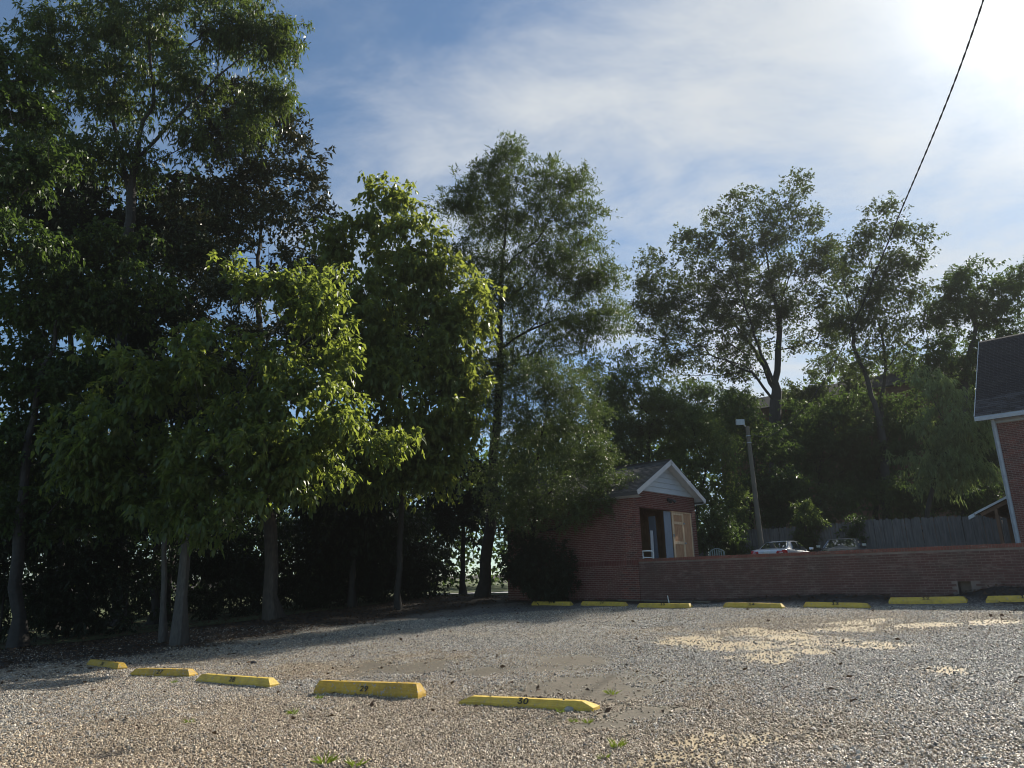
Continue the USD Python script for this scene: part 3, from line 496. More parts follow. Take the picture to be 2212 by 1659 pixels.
part(house, 'gable_wall', hull([tv(HT - a, v, z) for a in (0.01, 0.15) for v, z in ((HV + 0.01, HEAVE - 0.118), (HRV, HRZ - 0.15), (HRV + 4.5, HEAVE - 0.118))]), M['siding'])
# lean-to roof on the gable end
la, lb = on_v(2107, 1108, HV + 1.0), on_v(2196, 1062, HV + 1.0)
lt = thing('lean_to_roof', 'small dark lean-to roof with a white edge between the fence and the brick house', 'roof', la)
dd = lb - la; ln = np.linalg.norm(dd); ex = dd / ln; ezl = np.cross(ex, D_V); ezl = ezl if ezl[2] > 0 else -ezl
part(lt, 'roof_sheet', box(la, ex, D_V, ezl, 0, ln + 0.4, 0.03, 3.0, -0.05, 0.0), M['shingle_dark'])
part(lt, 'edge_trim', box(la, ex, D_V, ezl, -0.04, ln + 0.4, 0.0, 0.028, -0.05, 0.03), M['white_trim'])
part(lt, 'gutter_end', box(la, ex, D_V, Z, -0.30, -0.05, 0.0, 0.25, -0.12, 0.02), M['white_trim'])
for k in range(4):
    q = la + ex * (0.6 + 0.0 * k) + D_V * (0.3 + 0.75 * k); zt = q[2] - 0.10
    part(lt, 'rafter', box(la + D_V * (0.15 + 0.8 * k), ex, D_V, ezl, 0.1, ln + 0.3, 0, 0.06, -0.2, -0.055), M['dark_wood'])
for v0 in (0.2, 2.75):
    q = la + D_V * v0 + ex * 0.75
    part(lt, 'post', box(np.array([q[0], q[1], 0]), D_U, D_V, Z, -0.06, 0.06, -0.06, 0.06, float(up_z(np.array([q[0]]), np.array([q[1]]))[0]), q[2] - 0.06), M['dark_wood'])
part(lt, 'cross_beam', box(la + ex * 0.75 - Z * 0.22, D_V, D_U, Z, 0.1, 2.9, -0.05, 0.05, -0.22, -0.02), M['dark_wood'])

# ------------------------------------------------------------------ fence
fl0, fl1 = on_v(1480, 1158, FENCE_V) @ D_U, HT - 1.0
FTOP = float(on_v(1900, 1124, FENCE_V)[2])
fen = thing('plank_fence', 'tall weathered grey plank fence behind the parked cars', 'fence', tv((fl0 + fl1) / 2, FENCE_V, UP_Z))
t = fl0; r_ = np.random.default_rng(8); kk = 0
while t > fl1:
    z0 = UP_Z + 0.15; zt = FTOP + r_.uniform(-0.05, 0.04) + 0.05 * math.sin(t * 0.7)
    o = tv(t, FENCE_V, 0); lean = r_.uniform(-0.012, 0.012)
    w = 0.138
    pts = [o - D_U * a + D_V * b + Z * z + D_U * lean * (z - z0) for a, z in ((0, z0), (w, z0), (w, zt - 0.04), (w - 0.035, zt), (0.035, zt), (0, zt - 0.04)) for b in (0.0 + 0.004 * (kk % 2), 0.02 + 0.004 * (kk % 2))]
    part(fen, 'board', hull(pts), M['fence']); t -= 0.146; kk += 1
for zr in (UP_Z + 0.5, UP_Z + 1.2, FTOP - 0.35):
    part(fen, 'rail', tvbox(fl1, fl0, FENCE_V + 0.03, FENCE_V + 0.07, zr, zr + 0.09), M['fence'])
t = fl0 - 0.5
while t > fl1:
    part(fen, 'post', tvbox(t - 0.05, t + 0.05, FENCE_V + 0.072, FENCE_V + 0.17, UP_Z, FTOP - 0.15), M['fence']); t -= 2.4

# ------------------------------------------------------------------ lamp pole and wire
pb = at(1643, 1165, 37.5); pt = at(1614, 921, 37.5); pb[2] = float(up_z(np.array([pb[0]]), np.array([pb[1]]))[0])
pole = thing('light_pole', 'slightly leaning wooden light pole with a single floodlight behind the parked cars', 'pole', pb)
pole_pts = [pb + (pt - pb) * q for q in np.linspace(0, 1, 8)]
part(pole, 'shaft', tube(pole_pts, np.linspace(0.14, 0.10, 8), 12), M['pole'], smooth=40)
part(pole, 'arm', tube([pt - Z * 0.1, pt - X0 * 0.2 + Z * 0.12, pt - X0 * 0.36 + Z * 0.2], 0.03, 8), M['metal'])
hd = pt - X0 * 0.30 + Z * 0.25
hd_mesh = hull([hd + np.array(c) for c in ((-0.3, -0.1, -0.19), (0.16, -0.1, -0.19), (-0.3, -0.1, 0.13), (0.16, -0.1, 0.13), (-0.24, 0.2, -0.1), (0.1, 0.2, -0.1), (-0.24, 0.2, 0.1), (0.1, 0.2, 0.1))])
part(pole, 'lamp_housing', hd_mesh, M['metal'])
part(pole, 'lamp_lens', box(hd, X0, np.array([0, 1.0, 0]), Z, -0.27, 0.13, -0.112, -0.104, -0.16, 0.06), M['metal'])
for q in (0.93, 0.88):
    c = pb + (pt - pb) * q
    part(pole, 'bracket', trimesh.creation.cylinder(0.125, 0.05).apply_translation(c), M['metal'])
wp = [at(1624, 936, 37.3)]
W_IMG = [(1660, 945, 34.5), (1698, 921, 31.8), (1735, 885, 29.5), (1800, 790, 25.5), (1850, 690, 22.5), (1900, 570, 19.8), (1945, 455, 17.6), (1990, 355, 15.8), (2040, 235, 14.2), (2085, 122, 12.8), (2126, 0, 11.6), (2160, -110, 10.6), (2200, -250, 9.6)]
wp += [at(*w) for w in W_IMG]
from scipy.interpolate import CubicSpline
wpa = np.array(wp); sp = np.concatenate([[0], np.cumsum(np.linalg.norm(np.diff(wpa, axis=0), axis=1))])
cs = CubicSpline(sp, wpa); ss = np.linspace(0, sp[-1], 500); wpt = cs(ss)
# smooth out the read-off
from scipy.ndimage import gaussian_filter1d
wsm = gaussian_filter1d(wpt, 22, axis=0, mode='nearest'); wsm[0] = wpt[0]
tw = ss * 2 * math.pi / 0.55
dirw = np.gradient(wsm, axis=0); dirw /= np.linalg.norm(dirw, axis=1, keepdims=True); aw = np.cross(dirw, Z); aw /= np.linalg.norm(aw, axis=1, keepdims=True); bw = np.cross(dirw, aw)
wire = thing('service_wire', 'black twisted overhead wire running from the light pole up over the lot', 'wire', wsm[0])
off = 0.008 * (np.cos(tw)[:, None] * aw + np.sin(tw)[:, None] * bw)
part(wire, 'strand', tube(wsm + off, 0.013, 5), M['black'], smooth=True); part(wire, 'strand', tube(wsm - off, 0.013, 5), M['black'], smooth=True)

# ------------------------------------------------------------------ cars
def sedan(name, label, loc, az, paint, nose=False):
    loc = np.asarray(loc, float); fx = np.array([math.sin(az), math.cos(az), 0]); ly = np.array([-fx[1], fx[0], 0])
    W = lambda p: loc + np.asarray(p)[:, :1] * fx + np.asarray(p)[:, 1:2] * ly + np.asarray(p)[:, 2:3] * Z
    car = thing(name, label, 'car', loc)
    def loft(st):
        vs, n = [], None
        for x, ring in st: vs += [(x, a, b) for a, b in ring]; n = len(ring)
        v = np.array(vs); k = len(st); i = np.arange(k - 1)[:, None] * n; j = np.arange(n)[None]; j2 = (j + 1) % n
        f = np.vstack([np.stack([(i + j).ravel(), (i + j2).ravel(), (i + n + j2).ravel()], 1), np.stack([(i + j).ravel(), (i + n + j2).ravel(), (i + n + j).ravel()], 1)])
        f = np.vstack([f, [[0, q + 1, q] for q in range(1, n - 1)], [[(k - 1) * n, (k - 1) * n + q, (k - 1) * n + q + 1] for q in range(1, n - 1)]])
        return trimesh.Trimesh(W(v), f[:, ::-1], process=False)
    def ring(w, zb, zt):
        h = [(w * 0.88, zb), (w * 0.97, zb + 0.1), (w, (zb + zt) / 2), (w * 0.985, zt - 0.12), (w * 0.93, zt - 0.03), (w * 0.80, zt), (w * 0.4, zt + 0.015)]
        return h + [(-a, b) for a, b in h[::-1]]
    body = loft([(-2.36, ring(0.72, 0.35, 0.80)), (-2.32, ring(0.80, 0.28, 0.90)), (-2.22, ring(0.85, 0.25, 0.985)), (-1.9, ring(0.87, 0.22, 1.01)), (-1.4, ring(0.88, 0.2, 1.00)), (0.0, ring(0.89, 0.2, 0.97)), (0.9, ring(0.885, 0.2, 0.945)), (1.4, ring(0.87, 0.2, 0.90)), (1.9, ring(0.84, 0.22, 0.82)), (2.2, ring(0.78, 0.25, 0.74)), (2.36, ring(0.66, 0.32, 0.62))])
    part(car, 'body', body, paint, smooth=35)
    def gr(w, z): return [(w, z), (w * 0.6, z + 0.018), (0, z + 0.025), (-w * 0.6, z + 0.018), (-w, z)]
    bot = [(-1.62, 0.66), (-1.2, 0.76), (0.3, 0.80), (0.98, 0.72)]
    def col(x, w, z0, xt, wt, zt):
        return [(x, w, z0), (xt, wt, zt), (xt, wt * 0.5, zt + 0.022), (xt, 0, zt + 0.03), (xt, -wt * 0.5, zt + 0.022), (xt, -wt, zt), (x, -w, z0)]
    cs_ = [[(-1.66, 0.70, 0.995), (-1.66, 0.70, 0.996), (-1.70, 0.35, 1.0), (-1.71, 0, 1.0), (-1.70, -0.35, 1.0), (-1.66, -0.70, 0.996), (-1.66, -0.70, 0.995)],
           col(-1.45, 0.79, 0.985, -0.98, 0.555, 1.345), col(-1.15, 0.81, 0.985, -0.78, 0.575, 1.385), col(-0.2, 0.825, 0.965, -0.25, 0.585, 1.41), col(0.5, 0.82, 0.95, 0.15, 0.575, 1.385), col(0.75, 0.80, 0.945, 0.28, 0.56, 1.36),
           [(1.10, 0.72, 0.925), (1.10, 0.72, 0.926), (1.14, 0.35, 0.93), (1.15, 0, 0.93), (1.14, -0.35, 0.93), (1.10, -0.72, 0.926), (1.10, -0.72, 0.925)]]
    v = np.array(cs_).reshape(-1, 3); n, kk = 7, len(cs_); i = np.arange(kk - 1)[:, None] * n; j = np.arange(n - 1)[None]
    f = np.vstack([np.stack([(i + j).ravel(), (i + j + 1).ravel(), (i + n + j + 1).ravel()], 1), np.stack([(i + j).ravel(), (i + n + j + 1).ravel(), (i + n + j).ravel()], 1)])
    part(car, 'roof', trimesh.Trimesh(W(v), f[:, ::-1], process=False), paint, smooth=35)
    def pane(name_, pts, off=0.012, rows=None):
        P_ = np.array(pts, float); nn = np.cross(P_[1] - P_[0], P_[2] - P_[0]); nn /= np.linalg.norm(nn)
        m_ = hull(W(np.vstack([P_ + nn * off, P_ - nn * 0.02])))
        return part(car, name_, m_, M['car_glass'])
    pane('rear_window', [(-1.60, 0.60, 1.035), (-1.60, -0.60, 1.035), (-1.045, -0.50, 1.335), (-1.045, 0.50, 1.335)][::-1], 0.030)
    pane('windscreen', [(1.03, 0.66, 0.965), (1.03, -0.66, 0.965), (0.345, -0.52, 1.345), (0.345, 0.52, 1.345)], 0.030)
    for s in (1, -1):
        for q in ([(-1.22, 0.808, 1.03), (-0.34, 0.822, 1.0), (-0.34, 0.610, 1.37), (-0.84, 0.605, 1.335)], [(-0.29, 0.822, 1.0), (0.66, 0.812, 0.985), (0.24, 0.61, 1.335), (-0.24, 0.610, 1.37)]):
            P_ = [(a, s * b, c) for a, b, c in q]
            pane('side_window', P_ if s > 0 else P_[::-1], 0.008)
        part(car, 'mirror', hull(W([(0.78 + dx, s * (0.90 + dy), 1.0 + dz) for dx in (0, 0.11) for dy in (0, 0.17) for dz in (0.015, 0.12)])), paint)
        part(car, 'tail_light', hull(W([(-2.33, s * 0.80, 0.86), (-2.33, s * 0.80, 0.70), (-2.37, s * 0.42, 0.84), (-2.37, s * 0.42, 0.72), (-2.15, s * 0.872, 0.90), (-2.15, s * 0.875, 0.73), (-2.30, s * 0.45, 0.93), (-2.27, s * 0.80, 0.945)])), M['tail_red'])
        part(car, 'headlight', hull(W([(2.30, s * 0.68, 0.68), (2.33, s * 0.50, 0.68), (2.33, s * 0.5, 0.56), (2.28, s * 0.70, 0.56), (1.98, s * 0.835, 0.76), (1.98, s * 0.835, 0.66)])), M['white_trim'])
        for x in (-1.35, 1.42):
            c = W([(x, s * 0.80, 0.31)])[0]
            wh = part(car, 'wheel', trimesh.creation.cylinder(0.31, 0.2, sections=24, transform=trimesh.geometry.align_vectors([0, 0, 1], ly)).apply_translation(c), M['tyre'])
            part(wh, 'rim', trimesh.creation.cylinder(0.2, 0.22, sections=16, transform=trimesh.geometry.align_vectors([0, 0, 1], ly)).apply_translation(c), M['metal'])
    part(car, 'number_plate', hull(W([(-2.40, y, z) for y in (-0.16, 0.16) for z in (0.74, 0.88)] + [(-2.34, y, z) for y in (-0.16, 0.16) for z in (0.74, 0.90)])), M['plate'])
    part(car, 'seats', hull(W([(x, y, z) for x, z in ((-0.2, 0.9), (0.1, 0.9), (-0.35, 1.22), (-0.25, 1.22)) for y in (-0.6, 0.6)])), M['black'])
    part(car, 'brake_lamp', hull(W([(-1.52 + a, y, 1.045 + b) for a in (0, 0.06) for b in (0, 0.035) for y in (-0.07, 0.07)])), M['black'])
rc = at(1657, 1188, 34.0); az = math.radians(40); cc = rc + 2.35 * np.array([math.sin(az), math.cos(az), 0]); cc[2] = float(at(1668, 1168.5, 35.3)[2]) - 1.43
sedan('silver_sedan', 'silver sedan seen from behind, parked nose-in at the plank fence', cc, az, M['silver_car'])
rc = at(1818, 1185, 34.0); az = math.radians(212); cc = rc - 0.8 * np.array([math.sin(az), math.cos(az), 0]); cc[2] = float(at(1818, 1162.5, 34.6)[2]) - 1.43
sedan('dark_sedan', 'dark grey sedan facing the camera, windscreen just showing over the retaining wall', cc, az, M['dark_car'])

# ------------------------------------------------------------------ parking stops
def stop(px0, py0, px1, py1, number, label, group, m, tall=0.13, end=0.10, lift=0.0, length=None, on_top=False):
    a, b = on_ground(px0, py0), on_ground(px1, py1); c = (a + b) / 2; dx = b - a; dx[2] = 0
    L = length or float(np.clip(np.linalg.norm(dx), 1.6, 2.0)); ex = dx / np.linalg.norm(dx)
    gz = lambda p: float(ground_z(np.array([p[0]]), np.array([p[1]]))[0])
    pa, pb_ = c - ex * L / 2, c + ex * L / 2; pa[2], pb_[2] = gz(pa), gz(pb_); c[2] = (pa[2] + pb_[2]) / 2 + lift
    ex = (pb_ - pa) / np.linalg.norm(pb_ - pa); ey = np.cross(Z, ex); ey /= np.linalg.norm(ey); ez = np.cross(ex, ey)     # ey points away from the camera
    st = thing('parking_stop', label, 'parking stop', c, group)
    h, bw, tw_ = tall, 0.10, 0.055
    pts = [(sx * L / 2, sy * bw, z) for sx in (-1, 1) for sy in (-1, 1) for z in (-0.06, 0.035)] + [(sx * (L / 2 - end), sy * tw_, h) for sx in (-1, 1) for sy in (-1, 1)]
    hm = hull(pts)
    hm = hm.subdivide_to_size(0.10 if group == near_g else 0.2)
    v = np.array(hm.vertices); v += (meshkit.fbm(v * 18 + number * 3.7, 3, number)[:, None] - 0.5) * 0.012 * np.sign(v) * (np.abs(v) > 0.01)
    ch = meshkit.noise(v * 9 + number, 4); edge = (np.abs(np.abs(v[:, 0]) - (L / 2 - end)) < 0.05) & (v[:, 2] > h * 0.6)
    v[edge, 2] -= 0.02 * np.clip(ch[edge] - 0.4, 0, 1)
    part(st, 'body', frame_mesh(trimesh.Trimesh(v, hm.faces, process=False), c, ex, ey, ez), m, smooth=25)
    # painted number: on the sloping front face and bleeding onto the top
    fn = np.array([0, -(h - 0.035), -(bw - tw_)]); sl = np.array([0, bw - tw_, h - 0.035]); sl_len = np.linalg.norm(sl); sl /= sl_len
    nrm = np.array([0, -sl[2], sl[1]])
    s = str(number); tm = meshkit.text_mesh(s, 0.075 if not on_top else 0.085, 0.003, bold=True); w = tm.bounds[1][0] + tm.bounds[0][0]
    Wd = lambda q: c + q[0] * ex + q[1] * ey + q[2] * ez
    Vd = lambda q: q[0] * ex + q[1] * ey + q[2] * ez
    if not on_top:
        o = np.array([-w / 2 * 1.25, -bw, 0.035]) + sl * (sl_len * 0.08) + nrm * 0.0075
        part(st, 'number', frame_mesh(tm, Wd(o), Vd(np.array([1.25, 0, 0])), Vd(sl), Vd(nrm)), M['stencil'])
    else:
        o = np.array([-w / 2 * 1.25, -bw, 0.035]) + sl * (sl_len * 0.35) + nrm * 0.0075
        part(st, 'number', frame_mesh(tm, Wd(o), Vd(np.array([1.25, 0, 0])), Vd(sl * 0.75), Vd(nrm)), M['stencil'])
    for sx in (-0.55, 0.55):
        q = np.array([sx, 0, h + 0.001])
        part(st, 'pin', frame_mesh(trimesh.creation.cylinder(0.013, 0.022, sections=8), Wd(q), Vd(np.array([1.0, 0, 0])), Vd(np.array([0, 1.0, 0])), Vd(np.array([0, 0, 1.0]))), M['stencil'])
    return st
near_g, far_g = 'yellow parking stops by the trees', 'yellow parking stops along the brick wall'
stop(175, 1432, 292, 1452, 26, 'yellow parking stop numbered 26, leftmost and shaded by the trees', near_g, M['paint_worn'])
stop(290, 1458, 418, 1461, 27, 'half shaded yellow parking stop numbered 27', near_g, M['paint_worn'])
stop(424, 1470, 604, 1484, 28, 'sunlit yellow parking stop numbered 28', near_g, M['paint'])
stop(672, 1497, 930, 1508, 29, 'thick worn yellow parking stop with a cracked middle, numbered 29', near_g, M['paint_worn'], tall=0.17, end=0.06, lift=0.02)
stop(997, 1519, 1293, 1534, 30, 'nearest low yellow parking stop with long sloped ends, numbered 30', near_g, M['paint'], tall=0.10, end=0.17)
for px0, py0, px1, py1, n, lab in ((1152, 1307, 1235, 1308, 17, 'yellow parking stop numbered 17 before the dark hedge'), (1254, 1307, 1358, 1310, 16, 'yellow parking stop numbered 16 under the shed wall'), (1380, 1312, 1494, 1313, 15, 'yellow parking stop numbered 15 at the loose plank below the wall'),
                                   (1566, 1312, 1693, 1314, 14, 'yellow parking stop numbered 14 below the silver sedan'), (1738, 1311, 1880, 1314, 13, 'yellow parking stop numbered 13 below the dark sedan'), (1922, 1302, 2090, 1300, 12, 'yellow parking stop numbered 12 beside the broken drain hole'), (2138, 1299, 2300, 1297, 11, 'yellow parking stop numbered 11 cut by the right edge')):
    stop(px0, py0, px1, py1, n, lab, far_g, M['paint'], tall=0.13, end=0.06, on_top=True)
# plank and stake at the foot of the wall
a, b = on_ground(1335, 1299), on_ground(1530, 1304)
dx = b - a; Lp = np.linalg.norm(dx); ex = dx / Lp; ey = np.cross(Z, ex)
single('loose_plank', box(a + Z * 0.02, ex, ey, Z, 0, Lp, 0, 0.14, 0, 0.05), M['pole'], 'long grey weathered plank lying at the foot of the shed wall', 'plank')
s0 = on_ground(1287, 1306); 
s0 = on_ground(1447, 1308); single('stake', tube([s0 - Z * 0.05, s0 + Z * 0.30 - X0 * 0.05], [0.018, 0.014], 6), M['plate'], 'small pale stake standing in the ground behind stop 15', 'stake')

# ------------------------------------------------------------------ vegetation
def leaf_mesh(base, d, length, width, r, droop=0.3, broad=False):
    """folded diamond leaves. base, d (n,3)"""
    n = len(base); d = d / np.maximum(np.linalg.norm(d, axis=1, keepdims=True), 1e-9)
    up = r.normal(0, 0.45, (n, 3)) + [0, 0, 1.0]; s = np.cross(d, up); s /= np.maximum(np.linalg.norm(s, axis=1, keepdims=True), 1e-9); nn = np.cross(s, d)
    L = length * r.uniform(0.5, 1.35, (n, 1)); Wd = width * r.uniform(0.75, 1.2, (n, 1)); fold = r.uniform(0.0, 0.28, (n, 1)) * Wd
    mid = base + d * L * 0.42
    tip = base + d * L - [0, 0, 1] * L * droop * r.uniform(0.2, 1.0, (n, 1))
    if broad:
        m1, m2 = base + (tip - base) * 0.30 + nn * 0.0, base + (tip - base) * 0.66
        v = np.stack([base, m1 + s * Wd * 0.5 + nn * fold, m2 + s * Wd * 0.34 + nn * fold, tip, m2 - s * Wd * 0.34 + nn * fold, m1 - s * Wd * 0.5 + nn * fold], 1).reshape(-1, 3)
        i = np.arange(n)[:, None] * 6
        return v, np.vstack([i + [0, 3, 1], i + [1, 3, 2], i + [0, 5, 3], i + [5, 4, 3]])
    v = np.stack([base, mid + s * Wd / 2 + nn * fold, tip, mid - s * Wd / 2 + nn * fold], 1).reshape(-1, 3)
    i = np.arange(n)[:, None] * 4
    f = np.vstack([i + [0, 2, 1], i + [0, 3, 2]])
    return v, f
def crown_leaves(tips, out, leaf, w, per, spread, r, droop=0.35, upb=0.25, twigs=5, broad=False):
    """leaf sprays: each tip carries short twigs with leaves on them"""
    n = len(tips); per_t = max(1, per // twigs)
    dirs = r.normal(0, 1, (n, twigs, 3)); dirs += out[:, None] * 0.7 + np.array([0, 0, upb]); dirs /= np.linalg.norm(dirs, axis=2, keepdims=True)
    tl = spread * r.uniform(0.45, 1.15, (n, twigs, 1))
    q = r.uniform(0.15, 1.0, (n, twigs, per_t, 1))
    pos = tips[:, None, None] + dirs[:, :, None] * tl[:, :, None] * q - np.array([0, 0, 1]) * (q ** 2) * tl[:, :, None] * 0.25
    ld = dirs[:, :, None] * 0.55 + r.normal(0, 0.55, pos.shape) + np.array([0, 0, -droop])
    return leaf_mesh(pos.reshape(-1, 3), ld.reshape(-1, 3), leaf, w, r, droop, broad)
def grow(base, spine, limbs, tips, r, R0, tip_r=0.007, bend=0.12):
    """branch skeleton: given trunk and limb lines, each tip joins the cheapest point already grown"""
    pos, par, plen = [], [], []
    def add(p, pa):
        pos.append(p); par.append(pa); plen.append(0.0 if pa < 0 else plen[pa] + float(np.linalg.norm(p - pos[pa]))); return len(pos) - 1
    def line(pts, start):
        cur = start
        for q in pts:
            p0 = pos[cur]; seg = q - p0; L = np.linalg.norm(seg); k = max(1, int(L / 0.7))
            for j in range(1, k + 1): cur = add(p0 + seg * (j / k) + (r.normal(0, 0.03 * min(L, 1.5), 3) if j < k else 0), cur)
        return cur
    root = add(np.array(base, float), -1); spine = [np.asarray(s, float) for s in spine]; line(spine, root)
    trunk_n = len(pos)
    for lm in limbs:
        lm = [np.asarray(q, float) for q in lm]; P_ = np.array(pos); s = int(np.argmin(np.linalg.norm(P_ - lm[0], axis=1))); line(lm[1:], s)
    P_ = np.zeros((len(pos) + 6 * len(tips) + 50, 3)); P_[:len(pos)] = pos; PL = np.zeros(len(P_)); PL[:len(pos)] = plen
    lo = pos[0][2] + 0.12 * (max(p[2] for p in pos) - pos[0][2]) if not limbs else -1e9
    ok = np.zeros(len(P_), bool); ok[:len(pos)] = [p[2] > lo for p in pos]
    if not ok.any(): ok[:len(pos)] = True
    order = np.argsort(np.min(np.linalg.norm(tips[:, None] - np.array(pos)[None, ::2], axis=2), axis=1))
    for ti in order:
        T = tips[ti]; n = len(pos); d = np.linalg.norm(P_[:n] - T, axis=1) + 0.28 * PL[:n] + np.maximum(0, P_[:n, 2] - T[2]) * 0.5; d[~ok[:n]] = 1e9
        s = int(np.argmin(d)); p0 = pos[s]; seg = T - p0; L = np.linalg.norm(seg)
        if L < 0.05: continue
        k = int(np.clip(L / 0.6, 1, 5)); side = r.normal(0, 1, 3) * bend * L; side[2] = abs(side[2]) * 0.6; cur = s
        for j in range(1, k + 1):
            q = j / k; p = p0 + seg * q + side * math.sin(math.pi * q); cur = add(p, cur)
            P_[len(pos) - 1] = p; PL[len(pos) - 1] = plen[-1]; ok[len(pos) - 1] = True
    n = len(pos); pos = np.array(pos); par = np.array(par)
    child = np.zeros(n, int); np.add.at(child, par[1:], 1)
    acc = np.where(child == 0, tip_r ** 2.2, 0.0)
    for i in range(n - 1, 0, -1): acc[par[i]] += acc[i]
    rad = acc ** (1 / 2.2); rad = rad * (1 + (R0 / rad[0] - 1) * (rad / rad[0]) ** 0.7) if rad[0] > 0 else rad
    pl = np.array(plen); rad = np.maximum(rad * (1 - 0.55 * np.clip(pl / pl[:trunk_n].max(), 0, 1)), tip_r * 0.7)
    main = np.full(n, -1)
    for i in range(1, n):
        if main[par[i]] < 0 or rad[i] > rad[main[par[i]]]: main[par[i]] = i
    trunk, limbs_m = [], []
    def chain(i):
        c = [i]
        while main[c[-1]] >= 0: c.append(main[c[-1]])
        return c
    starts = [0] + [i for i in range(1, n) if main[par[i]] != i]
    for s in starts:
        c = chain(s); pts = pos[c]; rr_ = rad[c].copy()
        if s: pts = np.vstack([pos[par[s]], pts]); rr_ = np.concatenate([[min(rad[par[s]] * 0.9, rr_[0] * 1.15)], rr_])
        else: rr_[0] *= 1.25
        if len(pts) < 2: continue
        big = rr_.max()
        t_ = tube(pts, np.maximum(rr_, 0.004), 9 if big > 0.08 else (5 if big > 0.025 else 3), caps=False)
        (trunk if s == 0 else limbs_m).append(t_)
    return cat_(trunk), (cat_(limbs_m) if limbs_m else None)
def flare(mesh, base, R0):
    v = np.array(mesh.vertices); h = v[:, 2] - base[2]; k = np.exp(-np.clip(h, 0, 9) / 0.28) * (h < 2)
    a = np.arctan2(v[:, 1] - base[1], v[:, 0] - base[0])
    nb_ = meshkit.fbm(v * [5.0, 5.0, 2.0], 3, 3)[:, None] - 0.5; v[:, :2] += (v[:, :2] - np.asarray(base)[:2]) * nb_ * 0.5 * (h[:, None] < 2.5)
    v[:, :2] += (v[:, :2] - np.asarray(base)[:2]) * (k * (0.22 + 0.22 * np.sin(a * 5 + h * 3)))[:, None]
    return trimesh.Trimesh(v, mesh.faces, process=False)
TREES = []; LAI_K = 2.0
def tree(name, label, cat, lobes, base, leaf_m, bark_m, leaf=0.13, w=0.07, lai=2.6, per=30, spread=0.5, R0=0.2, spine=None, limbs=(), group=None, seed=1, droop=0.35, upb=0.25, skel=500, hollow=0.35, depth=0.85, crown_name='crown', bare=0, max_tips=6000, broad=False, clump=7):
    """lobes: (px, py, rx, ry, Y) read off the photograph and set at their own distance Y"""
    r = np.random.default_rng(seed); base = np.asarray(base, float)
    C, RX, RY, A = [], [], [], []
    for (px, py, rx, ry, Y) in lobes:
        c = at(px, py, Y); k = np.linalg.norm(c - EYE) / FPX; k = Y / FPX * 1.04
        C.append(c); RX.append(rx * k); RY.append(ry * k); A.append(math.pi * rx * ry * k * k)
    C, RX, RY, A = map(np.array, (C, RX, RY, A))
    lai = lai * LAI_K; n_leaf = lai * A.sum() * 0.75 / (0.5 * leaf * w); nt = int(min(max_tips, n_leaf / per)); per = int(n_leaf / max(nt, 1))
    pick = r.choice(len(C), nt, p=A / A.sum())
    d = r.normal(0, 1, (nt, 3)); d /= np.linalg.norm(d, axis=1, keepdims=True); rad = (hollow + (1 - hollow) * r.uniform(0, 1, (nt, 1)) ** 0.6)
    ext = np.stack([RX[pick], np.minimum(RX, RY * 1.6)[pick] * depth, RY[pick]], 1)
    ext = np.maximum(ext - spread * 0.55, ext * 0.4)
    tips = C[pick] + d * rad * ext * r.uniform(0.85, 1.08, (nt, 1))
    g_ = np.arange(nt) // clump * clump                                  # leaves hang in clumps round some of the twigs
    tips = tips[g_] + r.normal(0, 1, (nt, 3)) * spread * np.array([0.75, 0.75, 0.42]); d = d[g_] + r.normal(0, 0.3, (nt, 3))
    tips[:, 2] = np.maximum(tips[:, 2], base[2] + 0.3)
    cen = (C * A[:, None]).sum(0) / A.sum()
    out = d * 0.7 + (tips - cen) / (np.linalg.norm(tips - cen, axis=1, keepdims=True) + 0.5) * 0.6
    if spine is None:
        top = C[np.argmax(C[:, 2] + RY * 0.3)]
        spine = [base + (cen - base) * [0.15, 0.15, 0.45], base + (cen - base) * [0.6, 0.6, 0.8], cen, cen + (top - cen) * 0.85]
    sk = tips[r.choice(nt, min(skel, nt), replace=False)]
    trunk, br = grow(base, spine, limbs, sk, r, R0)
    t = thing(name, label, cat, base, group)
    tp = part(t, 'trunk', flare(trunk, base, R0) if R0 > 0.07 else trunk, bark_m, smooth=True)
    if br is not None: part(t, 'branches', br, bark_m, smooth=True)
    v, f = crown_leaves(tips, out, leaf, w, per, spread, r, droop, upb, 5, broad)
    part(t, crown_name, trimesh.Trimesh(v, f, process=False), leaf_m)
    TREES.append((name, len(f), nt, per))
    return t
def gb(px, py=None, Y=None, dz=-0.08):
    if Y is None: p = on_ground(px, py)
    else: p = at(px, py if py else 1290, Y)
    v_ = p @ D_V; t_ = p @ D_U
    p[2] = (float(up_z(np.array([p[0]]), np.array([p[1]]))[0]) if (v_ > WALL_V + 0.3 and t_ < 19.5) else float(ground_z(np.array([p[0]]), np.array([p[1]]))[0])) + dz
    return p
def L(Y, *ls): return [(a, b, c, d, Y + (e[0] if e else 0)) for a, b, c, d, *e in ls]
